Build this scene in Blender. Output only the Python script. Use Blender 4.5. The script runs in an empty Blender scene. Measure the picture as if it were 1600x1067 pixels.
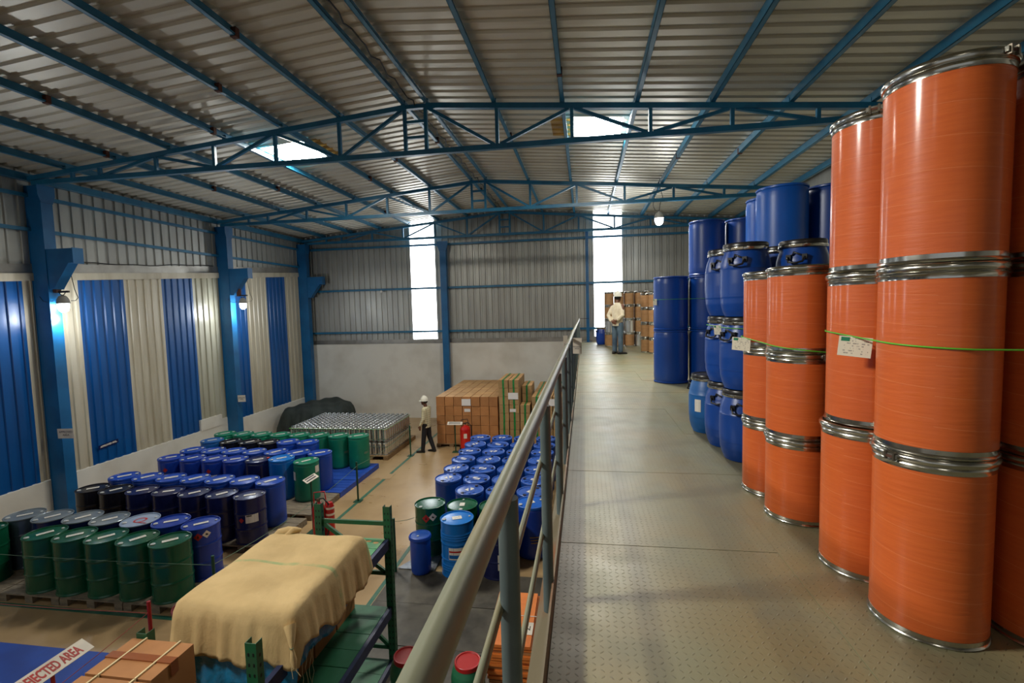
import bpy, bmesh, math, random
import numpy as np
from mathutils import Vector, Matrix
random.seed(7)
PI = math.pi
C = bpy.context.scene.collection
sc = bpy.context.scene

# ------------------------------------------------------------------ camera, world, lights, exposure
cam_d = bpy.data.cameras.new('camera'); cam = bpy.data.objects.new('camera', cam_d); C.objects.link(cam)
cam_d.sensor_width = 36.0; cam_d.lens = 740.0 / 1600.0 * 36.0; cam_d.clip_start = 0.05; cam_d.clip_end = 200
_y, _p, _r = math.radians(8.772), math.radians(3.934), math.radians(-1.45)
_fw = Vector((-math.sin(_y) * math.cos(_p), math.cos(_y) * math.cos(_p), -math.sin(_p)))
_rt = Vector((math.cos(_y), math.sin(_y), 0)); _up = _rt.cross(_fw)
_rt2 = _rt * math.cos(_r) + _up * math.sin(_r); _up2 = _rt2.cross(_fw)
cam.matrix_world = Matrix(((_rt2.x, _up2.x, -_fw.x, 0), (_rt2.y, _up2.y, -_fw.y, 0), (_rt2.z, _up2.z, -_fw.z, 4.45), (0, 0, 0, 1)))
sc.camera = cam
CAM = Vector((0, 0, 4.45))

STRIP, SKYL, BULB_W, BULB_E, WORLD, BEAM, BEAM2, SKYN = 7.0, 86.0, 62.0, 40.0, 0.45, 280.0, 70.0, 10.0
def skylight_beam(name, loc, d, w, power, spread=110):
    # daylight that a ribbed translucent roof sheet passes on, mostly onward in the direction it came from
    l = bpy.data.lights.new(name, 'AREA'); l.shape = 'SQUARE'; l.size = w; l.energy = power; l.color = (1.0, 0.97, 0.88); l.spread = math.radians(spread)
    o = bpy.data.objects.new(name, l); C.objects.link(o); o.location = loc; o.rotation_euler = Vector(d).to_track_quat('-Z', 'Y').to_euler()
W = bpy.data.worlds.new('sky'); sc.world = W; W.use_nodes = True
_bg = W.node_tree.nodes['Background']; _bg.inputs[0].default_value = (0.92, 0.96, 1.0, 1); _bg.inputs[1].default_value = WORLD
skylight_beam('beam_near', (-6.4, 0.85, 7.93), (1.0, 0.14, -0.66), 0.95, BEAM)
skylight_beam('beam_left', (-6.4, 10.2, 7.93), (1.0, 0.1, -0.75), 0.95, BEAM2)
skylight_beam('beam_right', (0.32, 10.2, 7.93), (1.0, 0.0, -0.75), 0.95, BEAM2)
sc.view_settings.view_transform = 'Standard'; sc.view_settings.look = 'None'
sc.view_settings.exposure = 0.0; sc.view_settings.gamma = 1.0; sc.view_settings.use_curve_mapping = False
sc.cycles.max_bounces = 8; sc.cycles.diffuse_bounces = 5; sc.cycles.glossy_bounces = 4; sc.cycles.sample_clamp_indirect = 6.0
sc.cycles.use_denoising = True; sc.cycles.caustics_reflective = False; sc.cycles.caustics_refractive = False

# ------------------------------------------------------------------ helpers
def lin(c):
    return tuple((v / 12.92 if v <= 0.04045 else ((v + 0.055) / 1.055) ** 2.4) for v in (x / 255.0 for x in c)) + (1.0,)

class NT:
    def __init__(s, name):
        s.m = bpy.data.materials.new(name); s.m.use_nodes = True; s.t = s.m.node_tree
        s.b = s.t.nodes['Principled BSDF']; s.tc = None
    def n(s, ty, **k):
        x = s.t.nodes.new(ty)
        for a, v in k.items(): setattr(x, a, v)
        return x
    def put(s, sock, v):
        if hasattr(v, 'node'): s.t.links.new(v, sock)
        else: sock.default_value = v
    def math(s, op, a, b=0.0, c=None, clamp=False):
        x = s.n('ShaderNodeMath', operation=op, use_clamp=clamp); s.put(x.inputs[0], a); s.put(x.inputs[1], b)
        if c is not None: s.put(x.inputs[2], c)
        return x.outputs[0]
    def obj(s):
        if s.tc is None: s.tc = s.n('ShaderNodeTexCoord')
        return s.tc.outputs['Object']
    def vec(s, scale=(1, 1, 1), rnd=True):
        mp = s.n('ShaderNodeMapping'); s.put(mp.inputs['Vector'], s.obj()); mp.inputs['Scale'].default_value = scale
        if rnd:
            oi = s.n('ShaderNodeObjectInfo'); mu = s.math('MULTIPLY', oi.outputs['Random'], 37.0)
            cb = s.n('ShaderNodeCombineXYZ'); s.put(cb.inputs[0], mu); s.put(cb.inputs[1], mu); s.put(cb.inputs[2], mu)
            s.put(mp.inputs['Location'], cb.outputs[0])
        return mp.outputs[0]
    def noise(s, sc_, scale=(1, 1, 1), det=3, rough=0.55, rnd=True):
        x = s.n('ShaderNodeTexNoise'); s.put(x.inputs['Vector'], s.vec(scale, rnd)); x.inputs['Scale'].default_value = sc_
        x.inputs['Detail'].default_value = det; x.inputs['Roughness'].default_value = rough
        return x.outputs['Fac']
    def ramp(s, f, lo, hi, a=0.0, b=1.0):
        x = s.n('ShaderNodeMapRange'); s.put(x.inputs[0], f); x.inputs[1].default_value = lo; x.inputs[2].default_value = hi
        x.inputs[3].default_value = a; x.inputs[4].default_value = b
        return x.outputs[0]
    def mix(s, f, a, b, mode='MIX'):
        x = s.n('ShaderNodeMix', data_type='RGBA', blend_type=mode); s.put(x.inputs[0], f); s.put(x.inputs[6], a); s.put(x.inputs[7], b)
        return x.outputs[2]
    def bump(s, h, dist=0.01, st=1.0):
        x = s.n('ShaderNodeBump'); s.put(x.inputs['Height'], h); x.inputs['Distance'].default_value = dist; x.inputs['Strength'].default_value = st
        s.t.links.new(x.outputs[0], s.b.inputs['Normal'])

def mat(name, col, rough=0.5, metal=0.0, col2=None, ns=3.0, nscale=(1, 1, 1), bump=0.0, bs=40.0, coat=0.0, lo=0.4, hi=0.65, rvar=0.0, spec=0.5):
    q = NT(name); b = q.b
    b.inputs['Roughness'].default_value = rough; b.inputs['Metallic'].default_value = metal; b.inputs['Specular IOR Level'].default_value = spec
    c2 = col2 or tuple(max(0, v * 0.9) for v in col)
    f = q.ramp(q.noise(ns, nscale), lo, hi)
    q.put(b.inputs['Base Color'], q.mix(f, lin(col), lin(c2)))
    if rvar: q.put(b.inputs['Roughness'], q.ramp(q.noise(ns * 2.3, nscale), 0.3, 0.7, max(0.02, rough - rvar), rough + rvar))
    if coat: b.inputs['Coat Weight'].default_value = coat; b.inputs['Coat Roughness'].default_value = 0.12
    if bump: q.bump(q.noise(bs, nscale), bump)
    return q.m

def emit(name, col, st):
    q = NT(name); q.b.inputs['Base Color'].default_value = lin(col); q.b.inputs['Emission Color'].default_value = lin(col); q.b.inputs['Emission Strength'].default_value = st
    q.b.inputs['Roughness'].default_value = 0.4
    return q.m

class MB:
    def __init__(s): s.v, s.f, s.m, s.s, s.mats = [], [], [], [], []
    def mi(s, m):
        if m not in s.mats: s.mats.append(m)
        return s.mats.index(m)
    def add(s, vs, fs, m, smooth=False):
        o = len(s.v); k = s.mi(m); s.v += [tuple(p) for p in vs]
        for f in fs: s.f.append(tuple(o + i for i in f)); s.m.append(k); s.s.append(smooth)
        return s
    def box(s, a, b, m, M=None):
        x0, y0, z0 = a; x1, y1, z1 = b
        vs = [(x0, y0, z0), (x1, y0, z0), (x1, y1, z0), (x0, y1, z0), (x0, y0, z1), (x1, y0, z1), (x1, y1, z1), (x0, y1, z1)]
        if M is not None: vs = [M @ Vector(p) for p in vs]
        return s.add(vs, [(0, 3, 2, 1), (4, 5, 6, 7), (0, 1, 5, 4), (1, 2, 6, 5), (2, 3, 7, 6), (3, 0, 4, 7)], m)
    def bar(s, p, q, w, h, m, up=(0, 0, 1)):
        p, q = Vector(p), Vector(q); d = q - p; L = d.length; d.normalize(); u = Vector(up)
        if abs(d.dot(u)) > 0.99: u = Vector((0, 1, 0))
        x = d.cross(u).normalized(); z = x.cross(d)
        M = Matrix((( x.x, d.x, z.x, p.x), (x.y, d.y, z.y, p.y), (x.z, d.z, z.z, p.z), (0, 0, 0, 1)))
        return s.box((-w / 2, 0, -h / 2), (w / 2, L, h / 2), m, M)
    def tube(s, pts, r, m, seg=8, caps=True, smooth=True):
        pts = [Vector(p) for p in pts]; n = len(pts); rs = r if isinstance(r, (list, tuple)) else [r] * n
        vs, fs = [], []; prev = None
        for i, p in enumerate(pts):
            d = (pts[min(i + 1, n - 1)] - pts[max(i - 1, 0)]).normalized()
            if prev is None:
                u = Vector((0, 0, 1)) if abs(d.z) < 0.9 else Vector((0, 1, 0)); x = d.cross(u).normalized()
            else: x = (prev - d * prev.dot(d)).normalized()
            prev = x; y = d.cross(x)
            for k in range(seg):
                a = 2 * PI * k / seg; vs.append(p + (x * math.cos(a) + y * math.sin(a)) * rs[i])
        for i in range(n - 1):
            for k in range(seg):
                a, b = i * seg + k, i * seg + (k + 1) % seg; fs.append((a, b, b + seg, a + seg))
        s.add(vs, fs, m, smooth)
        if caps:
            s.add([vs[k] for k in range(seg)], [tuple(range(seg))[::-1]], m); s.add([vs[(n - 1) * seg + k] for k in range(seg)], [tuple(range(seg))], m)
        return s
    def lathe(s, prof, m, seg=32, c=(0, 0, 0), sharp=38.0, closed_ends=True):
        # prof: list of (r, z); strips share rings where the profile bends gently
        q = [prof[0]]
        for (ra, za), (rb_, zb) in zip(prof[:-1], prof[1:]):          # hold long straight runs flat next to small bends
            L = math.hypot(rb_ - ra, zb - za)
            if L > 0.05 and rb_ > 1e-6:
                for f in (0.012 / L, 1 - 0.012 / L): q.append((ra + (rb_ - ra) * f, za + (zb - za) * f))
            q.append((rb_, zb))
        prof = q
        n = len(prof); ring = lambda r, z: [(c[0] + r * math.cos(2 * PI * k / seg), c[1] + r * math.sin(2 * PI * k / seg), c[2] + z) for k in range(seg)]
        vs, fs = [], []; last = None
        for i in range(n - 1):
            (r0, z0), (r1, z1) = prof[i], prof[i + 1]
            if last is not None:
                a0 = math.atan2(z0 - prof[i - 1][1], r0 - prof[i - 1][0]); a1 = math.atan2(z1 - z0, r1 - r0)
                dd = abs((a1 - a0 + PI) % (2 * PI) - PI)
                if dd > math.radians(sharp): last = None
            if last is None: last = len(vs); vs += ring(r0, z0)
            if r1 < 1e-6:
                t = len(vs); vs.append((c[0], c[1], c[2] + z1)); fs += [(last + k, last + (k + 1) % seg, t) for k in range(seg)]; last = None
            else:
                t = len(vs); vs += ring(r1, z1); fs += [(last + k, last + (k + 1) % seg, t + (k + 1) % seg, t + k) for k in range(seg)]; last = t
        return s.add(vs, fs, m, True)
    def disc(s, r, z, m, seg=32, c=(0, 0), up=True):
        vs = [(c[0] + r * math.cos(2 * PI * k / seg), c[1] + r * math.sin(2 * PI * k / seg), z) for k in range(seg)]
        return s.add(vs, [tuple(range(seg)) if up else tuple(range(seg))[::-1]], m)
    def prism(s, poly, d0, d1, m, axis='y'):
        # extrude a closed 2-D outline: axis y -> poly in (x,z); x -> (y,z); z -> (x,y)
        g = {'y': lambda p, d: (p[0], d, p[1]), 'x': lambda p, d: (d, p[0], p[1]), 'z': lambda p, d: (p[0], p[1], d)}[axis]
        n = len(poly); vs = [g(p, d0) for p in poly] + [g(p, d1) for p in poly]
        return s.add(vs, [tuple(range(n)), tuple(range(n, 2 * n))[::-1]] + [(i, i + n, (i + 1) % n + n, (i + 1) % n) for i in range(n)], m)
    def ball(s, c, r, m, seg=12, rings=8):
        rr = r if isinstance(r, (list, tuple)) else (r, r, r); vs, fs = [], []
        for i in range(rings + 1):
            t = PI * i / rings
            for k in range(seg):
                a = 2 * PI * k / seg; vs.append((c[0] + rr[0] * math.sin(t) * math.cos(a), c[1] + rr[1] * math.sin(t) * math.sin(a), c[2] - rr[2] * math.cos(t)))
        for i in range(rings):
            for k in range(seg):
                a, b = i * seg + k, i * seg + (k + 1) % seg; fs.append((a, b, b + seg, a + seg))
        return s.add(vs, fs, m, True)
    def mesh(s, name):
        me = bpy.data.meshes.new(name); me.from_pydata(s.v, [], s.f)
        for m in s.mats: me.materials.append(m)
        me.polygons.foreach_set('material_index', s.m); me.polygons.foreach_set('use_smooth', s.s); me.update()
        return me

def link(name, me, parent=None, loc=(0, 0, 0), rz=0.0):
    o = bpy.data.objects.new(name, me); C.objects.link(o); o.location = loc; o.rotation_euler = (0, 0, rz)
    if parent is not None: o.parent = parent
    return o
def ob(name, mb, parent=None, loc=(0, 0, 0), rz=0.0):
    return link(name, mb.mesh(name), parent, loc, rz)
def tag(o, label, cat, group=None):
    o['label'] = label; o['category'] = cat
    if group: o['group'] = group
    return o
def thing(name, label, cat, loc=(0, 0, 0), rz=0.0, group=None):
    return tag(link(name, None, None, loc, rz), label, cat, group)
def struct(o): o['kind'] = 'structure'; return o
def kids(o): return KID.get(o.name, [])
ORD = ['first', 'second', 'third', 'fourth', 'fifth', 'sixth', 'seventh', 'eighth', 'ninth', 'tenth', 'eleventh', 'twelfth', 'thirteenth', 'fourteenth',
       'fifteenth', 'sixteenth', 'seventeenth', 'eighteenth', 'nineteenth', 'twentieth', 'twenty-first', 'twenty-second']
def place(spec, name, label, cat, loc, rz=0.0, group=None, **kw):
    """spec: list of (part name, mesh, [sub (name, mesh)...]) built once; objects share the mesh data."""
    t = thing(name, label, cat, loc, rz, group)
    for pn, me, subs in spec:
        o = link(pn, me, t)
        for sn, sm in subs: link(sn, sm, o)
    return t

def text_mesh(body, size, m, ext=0.0006, align='CENTER', bold=0.0, sx=1.0):
    cu = bpy.data.curves.new('txt', 'FONT'); cu.body = body; cu.size = size; cu.extrude = ext; cu.align_x = align; cu.align_y = 'CENTER'; cu.offset = bold
    cu.resolution_u = 3; cu.space_line = 0.95
    o = bpy.data.objects.new('txt', cu); C.objects.link(o); dg = bpy.context.evaluated_depsgraph_get()
    me = bpy.data.meshes.new_from_object(o.evaluated_get(dg)); bpy.data.objects.remove(o); bpy.data.curves.remove(cu)
    if sx != 1.0: me.transform(Matrix.Scale(sx, 4, (1, 0, 0)))
    me.materials.clear(); me.materials.append(m); return me
def basis(origin, xdir, ydir):
    x = Vector(xdir).normalized(); y = Vector(ydir); y = (y - x * y.dot(x)).normalized(); z = x.cross(y); o = Vector(origin)
    return Matrix(((x.x, y.x, z.x, o.x), (x.y, y.y, z.y, o.y), (x.z, y.z, z.z, o.z), (0, 0, 0, 1)))
def patch(poly_uv, r, m, n=6):
    """A sheet wrapped on a cylinder of radius r: quad given as 4 corners (s, z), s = arc length; s=0 faces +x."""
    mb = MB(); vs = []
    (a, b, c, d) = [Vector(p) for p in poly_uv]
    for j in range(3):
        for i in range(n + 1):
            u, v = i / n, j / 2; p = (a * (1 - u) + b * u) * (1 - v) + (d * (1 - u) + c * u) * v
            vs.append((r * math.cos(p[0] / r), r * math.sin(p[0] / r), p[1]))
    fs = [(j * (n + 1) + i, j * (n + 1) + i + 1, (j + 1) * (n + 1) + i + 1, (j + 1) * (n + 1) + i) for j in range(2) for i in range(n)]
    return mb.add(vs, fs, m, True)

# ------------------------------------------------------------------ materials
M = {}
M['column'] = mat('column_blue_paint', (16, 98, 150), 0.42, col2=(12, 86, 134), ns=2)
M['truss'] = mat('truss_blue_paint', (30, 108, 142), 0.4, col2=(24, 92, 126), ns=3)
M['purlin'] = mat('purlin_blue_paint', (32, 108, 142), 0.36, col2=(44, 118, 150), ns=3)
M['rust'] = mat('rusty_steel', (92, 52, 34), 0.8, col2=(60, 38, 30))
M['roof'] = mat('galvanised_roof', (208, 202, 184), 0.42, 0.42, col2=(198, 191, 172), ns=0.7, nscale=(0.5, 2, 1), rvar=0.03)
M['wallgalv'] = mat('galvanised_wall', (170, 169, 160), 0.42, 0.5, col2=(156, 154, 146), ns=1.0, nscale=(3, 3, 0.4), rvar=0.04)
M['cream'] = mat('cream_sheet', (196, 188, 166), 0.38, col2=(178, 168, 144), ns=1.4, nscale=(3, 3, 0.35))
M['bluesheet'] = mat('blue_sheet', (8, 80, 144), 0.32, col2=(6, 72, 132), ns=1.4, nscale=(3, 3, 0.35))
M['paleclear'] = mat('pale_sheet', (182, 180, 160), 0.3, col2=(160, 156, 136), ns=1.0, nscale=(3, 3, 0.35))
M['flash'] = mat('galvanised_flashing', (165, 160, 150), 0.35, 0.8, col2=(140, 136, 126), ns=2)
M['white'] = mat('whitewash', (226, 223, 212), 0.8, col2=(208, 203, 190), ns=0.8, bump=0.004, bs=9)
M['ground'] = mat('beige_floor', (176, 148, 108), 0.32, col2=(160, 132, 94), ns=0.9, rvar=0.06, bump=0.0006, bs=25)
M['greyplate'] = mat('grey_floor_plate', (88, 83, 72), 0.5, col2=(60, 56, 48), ns=3.2, rvar=0.1)
M['lightplate'] = mat('bright_tread_plate', (150, 156, 165), 0.4, 0.6, col2=(110, 112, 118), ns=9)
M['greenline'] = mat('green_line_paint', (40, 100, 82), 0.4, col2=(70, 110, 88), ns=8)
M['redline'] = mat('red_line_paint', (130, 30, 26), 0.5, col2=(105, 30, 26), ns=6)
M['bluefloor'] = mat('blue_pallet_deck', (30, 74, 170), 0.5, col2=(25, 62, 148), ns=2)
M['rail'] = mat('rail_pipe_paint', (128, 129, 106), 0.42, col2=(142, 128, 92), ns=7, nscale=(1, 0.6, 1), lo=0.5, hi=0.75, spec=0.45)
M['post'] = mat('rail_post_paint', (86, 98, 98), 0.42, col2=(72, 84, 86), ns=4)
M['channel'] = mat('edge_channel', (126, 116, 94), 0.55, col2=(140, 86, 46), ns=5, nscale=(1, 0.3, 1), lo=0.5, hi=0.68)
M['steel'] = mat('bright_steel_band', (196, 194, 186), 0.2, 1.0, col2=(172, 170, 160), ns=5, rvar=0.06)
M['darksteel'] = mat('dull_steel', (120, 112, 98), 0.35, 0.9)
M['black'] = mat('black_plastic', (22, 22, 24), 0.35)
M['lidblack'] = mat('black_lid', (34, 30, 28), 0.3)
M['wood'] = mat('pallet_wood', (150, 122, 86), 0.75, col2=(120, 94, 62), ns=6, nscale=(1, 8, 8))
M['palgrey'] = mat('grey_pallet', (136, 124, 104), 0.65, col2=(104, 94, 80), ns=5, nscale=(1, 4, 4))
def board(name, a, b, lo=0.82, hi=1.08):
    q = NT(name); q.b.inputs['Roughness'].default_value = 0.7; oi = q.n('ShaderNodeObjectInfo')
    c = q.mix(q.ramp(q.noise(3), 0.4, 0.65), lin(a), lin(b)); v = q.ramp(oi.outputs['Random'], 0, 1, lo, hi)
    hs = q.n('ShaderNodeHueSaturation'); q.put(hs.inputs['Value'], v); q.put(hs.inputs['Color'], c); q.put(q.b.inputs['Base Color'], hs.outputs[0])
    return q.m
M['card'] = board('cardboard', (176, 120, 70), (164, 110, 62))
M['cardpale'] = board('cardboard_top', (200, 156, 104), (188, 144, 92), 0.9, 1.08)
M['card2'] = board('cardboard_olive', (170, 136, 90), (158, 124, 80))
M['tape'] = mat('green_tape', (20, 130, 60), 0.4, col2=(16, 105, 48), ns=14)
M['strap'] = mat('cream_strap', (226, 208, 160), 0.5)
M['browntape'] = mat('brown_tape', (140, 78, 40), 0.3)
M['orangecard'] = mat('orange_board', (226, 126, 52), 0.6, col2=(210, 112, 44), ns=3)
M['rackgreen'] = mat('rack_green', (30, 92, 58), 0.45, col2=(48, 84, 56), ns=7)
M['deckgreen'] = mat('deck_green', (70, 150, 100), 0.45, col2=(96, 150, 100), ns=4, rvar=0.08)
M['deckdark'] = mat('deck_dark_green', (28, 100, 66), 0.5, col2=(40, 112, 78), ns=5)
M['beam'] = mat('beam_blue', (44, 56, 92), 0.45, col2=(34, 42, 72), ns=6)
M['bluetarp'] = mat('blue_tarp', (28, 128, 176), 0.35, col2=(20, 110, 158), ns=5, bump=0.01, bs=14)
def canvas():
    q = NT('canvas'); b = q.b; b.inputs['Roughness'].default_value = 0.85
    sep = q.n('ShaderNodeSeparateXYZ'); q.put(sep.inputs[0], q.obj())
    near = lambda ax, c, w: q.math('LESS_THAN', q.math('ABSOLUTE', q.math('SUBTRACT', sep.outputs[ax], c)), w)
    st = q.math('MAXIMUM', near(1, 3.98, 0.022), near(1, 4.585, 0.02))
    wear = q.ramp(q.noise(5, (1, 1, 1), 4, 0.6), 0.42, 0.62)
    c = q.mix(q.ramp(q.noise(3), 0.4, 0.65), lin((214, 184, 130)), lin((200, 170, 118)))
    q.put(b.inputs['Base Color'], q.mix(q.math('MULTIPLY', q.math('MULTIPLY', st, wear), 0.6), c, lin((120, 168, 112))))
    q.bump(q.math('ADD', q.math('MULTIPLY', q.noise(60), 0.25), q.math('MULTIPLY', q.noise(6, (1, 1, .35), 3, .55), 1.6)), 0.012, 0.7)
    return q.m
M['canvas'] = canvas()
M['darktarp'] = mat('dark_tarp', (42, 52, 48), 0.7, col2=(34, 42, 40), ns=2, bump=0.02, bs=6)
M['red'] = mat('red_paint', (196, 24, 20), 0.3, coat=0.4)
M['redlid'] = mat('red_lid', (178, 34, 34), 0.35)
M['darkred'] = mat('dark_red', (120, 24, 26), 0.35)
M['redpost'] = mat('red_post', (160, 26, 24), 0.45)
M['greenpost'] = mat('green_post', (16, 72, 50), 0.45)
M['ropegreen'] = mat('green_cord', (96, 190, 52), 0.5)
M['ropedull'] = mat('pale_cord', (96, 128, 100), 0.6)
M['ropered'] = mat('red_cord', (160, 66, 50), 0.6)
M['hdpe'] = mat('blue_hdpe', (10, 66, 150), 0.34, col2=(8, 60, 138), ns=2)
M['hdpetop'] = mat('blue_hdpe_painted_sheen', (40, 88, 176), 0.33, col2=(36, 80, 166), ns=2, spec=0.9)  # blue lightened to stand in for daylight reflected on the lids
M['hdpe2'] = mat('blue_hdpe_light', (14, 92, 190), 0.36, col2=(12, 84, 176), ns=2)
M['hdpe3'] = mat('blue_hdpe_weathered', (14, 94, 164), 0.42, col2=(12, 82, 150), ns=2)
M['green'] = mat('green_steel_paint', (12, 84, 56), 0.24, col2=(10, 76, 50), ns=1.5)
M['greenpl'] = mat('green_hdpe', (14, 122, 92), 0.38, col2=(12, 112, 84), ns=1.5)
M['blue'] = mat('blue_steel_paint', (24, 60, 158), 0.26, col2=(22, 54, 146), ns=1.5)
M['bluepl'] = mat('blue_plastic', (22, 70, 170), 0.34, col2=(20, 64, 158), ns=1.5)
M['navy'] = mat('navy_steel_paint', (22, 30, 78), 0.25, col2=(20, 26, 70), ns=1.5)
M['blacksteel'] = mat('black_steel_paint', (26, 26, 34), 0.25)
M['lightblue'] = mat('light_blue_paint', (18, 118, 204), 0.28, col2=(16, 108, 190), ns=1.5)
M['greylid'] = mat('grey_lid', (136, 146, 152), 0.25, 0.35, col2=(122, 132, 138), ns=3)
M['paleblue'] = mat('pale_blue_lid', (150, 166, 190), 0.35, col2=(138, 154, 180), ns=3)
M['clearwrap'] = mat('cling_wrapped_grey', (70, 82, 92), 0.12, col2=(50, 62, 72), ns=4, nscale=(1, 1, 0.2))
M['bung'] = mat('bung', (196, 198, 196), 0.35)
M['bungdark'] = mat('bung_dark', (16, 16, 46), 0.35)
M['bungred'] = mat('bung_red', (210, 70, 50), 0.4)
M['can'] = mat('can_metal', (222, 222, 216), 0.2, 0.8, col2=(206, 204, 198), ns=3)
M['cancap'] = mat('can_cap', (200, 204, 208), 0.22, 0.9)
M['fibre'] = mat('brown_fibre', (170, 128, 84), 0.6, col2=(158, 116, 74), ns=4, nscale=(1, 1, 5))
M['skin'] = mat('skin', (112, 70, 48), 0.5)
M['hair'] = mat('dark_hair', (20, 16, 14), 0.6)
M['helmet'] = mat('white_helmet', (232, 228, 212), 0.3)
M['creamshirt'] = mat('cream_shirt', (226, 214, 188), 0.85, col2=(212, 198, 170), ns=9)
M['jeans'] = mat('jeans', (82, 102, 118), 0.85, col2=(58, 76, 94), ns=6)
M['blacktrousers'] = mat('black_trousers', (24, 24, 30), 0.8)
M['shoe'] = mat('shoe', (30, 24, 22), 0.5)
M['bulb'] = emit('lit_bulb', (245, 250, 255), BULB_E)
M['strip'] = emit('daylit_translucent_sheet', (248, 252, 255), STRIP)
M['skyl'] = emit('daylit_skylight_sheet', (255, 250, 238), SKYL)
M['skyn'] = emit('daylit_skylight_sheet_dimmed', (255, 250, 238), SKYN)  # same sheet, glow turned down on out-of-view skylights to balance the light
M['amber'] = mat('aged_translucent_sheet', (180, 140, 60), 0.4, col2=(150, 110, 44), ns=4)
M['cable'] = mat('black_cable', (14, 14, 14), 0.6)
M['lampgrey'] = mat('lamp_grey', (150, 148, 140), 0.5)
M['lampblack'] = mat('lamp_bracket', (26, 20, 18), 0.6)
M['ink'] = mat('ink', (40, 42, 60), 0.6)
M['inkred'] = mat('ink_red', (186, 38, 30), 0.5)
M['inkgreen'] = mat('ink_green', (20, 120, 84), 0.5)
M['inkblack'] = mat('ink_black', (14, 14, 14), 0.6)
M['inkyellow'] = mat('ink_ochre', (150, 120, 60), 0.6)
M['paper'] = mat('paper', (222, 214, 200), 0.6)
M['signwhite'] = mat('sign_white', (232, 222, 206), 0.5)

def printed(name, base, ink, sx, sz, thr=0.52):
    """paper with rows of print"""
    q = NT(name); q.b.inputs['Roughness'].default_value = 0.5
    sep = q.n('ShaderNodeSeparateXYZ'); q.put(sep.inputs[0], q.tcg()) if hasattr(q, 'tcg') else q.put(sep.inputs[0], q.n('ShaderNodeTexCoord').outputs['Generated'])
    rows = q.math('SINE', q.math('MULTIPLY', sep.outputs[1], sz * 2 * PI)); on = q.math('GREATER_THAN', rows, 0.1)
    nz = q.n('ShaderNodeTexNoise'); cb = q.n('ShaderNodeCombineXYZ'); q.put(cb.inputs[0], q.math('MULTIPLY', sep.outputs[0], sx)); q.put(cb.inputs[1], q.math('MULTIPLY', q.math('FLOOR', q.math('MULTIPLY', sep.outputs[1], sz)), 7.3))
    q.put(nz.inputs['Vector'], cb.outputs[0]); nz.inputs['Scale'].default_value = 1.0; nz.inputs['Detail'].default_value = 2
    inkf = q.math('MULTIPLY', on, q.math('GREATER_THAN', nz.outputs['Fac'], thr))
    ed = q.math('MULTIPLY', q.math('LESS_THAN', q.math('ABSOLUTE', q.math('SUBTRACT', sep.outputs[0], 0.5)), 0.42), q.math('LESS_THAN', q.math('ABSOLUTE', q.math('SUBTRACT', sep.outputs[1], 0.5)), 0.43))
    q.put(q.b.inputs['Base Color'], q.mix(q.math('MULTIPLY', q.math('MULTIPLY', inkf, ed), 0.75), lin(base), lin(ink)))
    return q.m
M['label'] = printed('printed_label', (222, 216, 204), (70, 70, 84), 16, 9)
M['notice'] = printed('printed_notice', (222, 218, 214), (110, 96, 128), 18, 7, 0.46)
M['tagpaper'] = printed('tag_print', (216, 210, 190), (120, 116, 112), 13, 8, 0.55)

def fibre_orange():
    q = NT('orange_fibre'); b = q.b
    sep = q.n('ShaderNodeSeparateXYZ'); q.put(sep.inputs[0], q.obj())
    ang = q.math('ARCTAN2', sep.outputs[1], sep.outputs[0])
    oi = q.n('ShaderNodeObjectInfo')
    zz = q.math('ADD', sep.outputs[2], q.math('ADD', q.math('MULTIPLY', ang, 0.014), q.math('MULTIPLY', oi.outputs['Random'], 0.3)))
    fr = q.math('FRACT', q.math('MULTIPLY', zz, 8.5)); seam = q.math('LESS_THAN', fr, 0.02)
    streak = q.noise(6, (1, 1, 14), 3, 0.55); blot = q.noise(2.2, (1, 1, 1))
    c = q.mix(q.ramp(streak, 0.35, 0.7), lin((206, 98, 40)), lin((198, 90, 36)))
    c = q.mix(q.ramp(blot, 0.4, 0.7, 0, 0.35), c, lin((196, 92, 50)))
    c = q.mix(q.math('MULTIPLY', seam, 0.4), c, lin((226, 140, 92)))
    q.put(b.inputs['Base Color'], c); b.inputs['Roughness'].default_value = 0.5
    b.inputs['Coat Weight'].default_value = 0.4; b.inputs['Coat Roughness'].default_value = 0.15; b.inputs['Specular IOR Level'].default_value = 0.3
    h = q.math('ADD', q.math('MULTIPLY', q.noise(7, (1, 1, 9), 3, 0.5), 1.0), q.math('MULTIPLY', seam, 0.08))
    q.bump(h, 0.0022, 0.7)
    return q.m
M['orange'] = fibre_orange()

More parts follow.
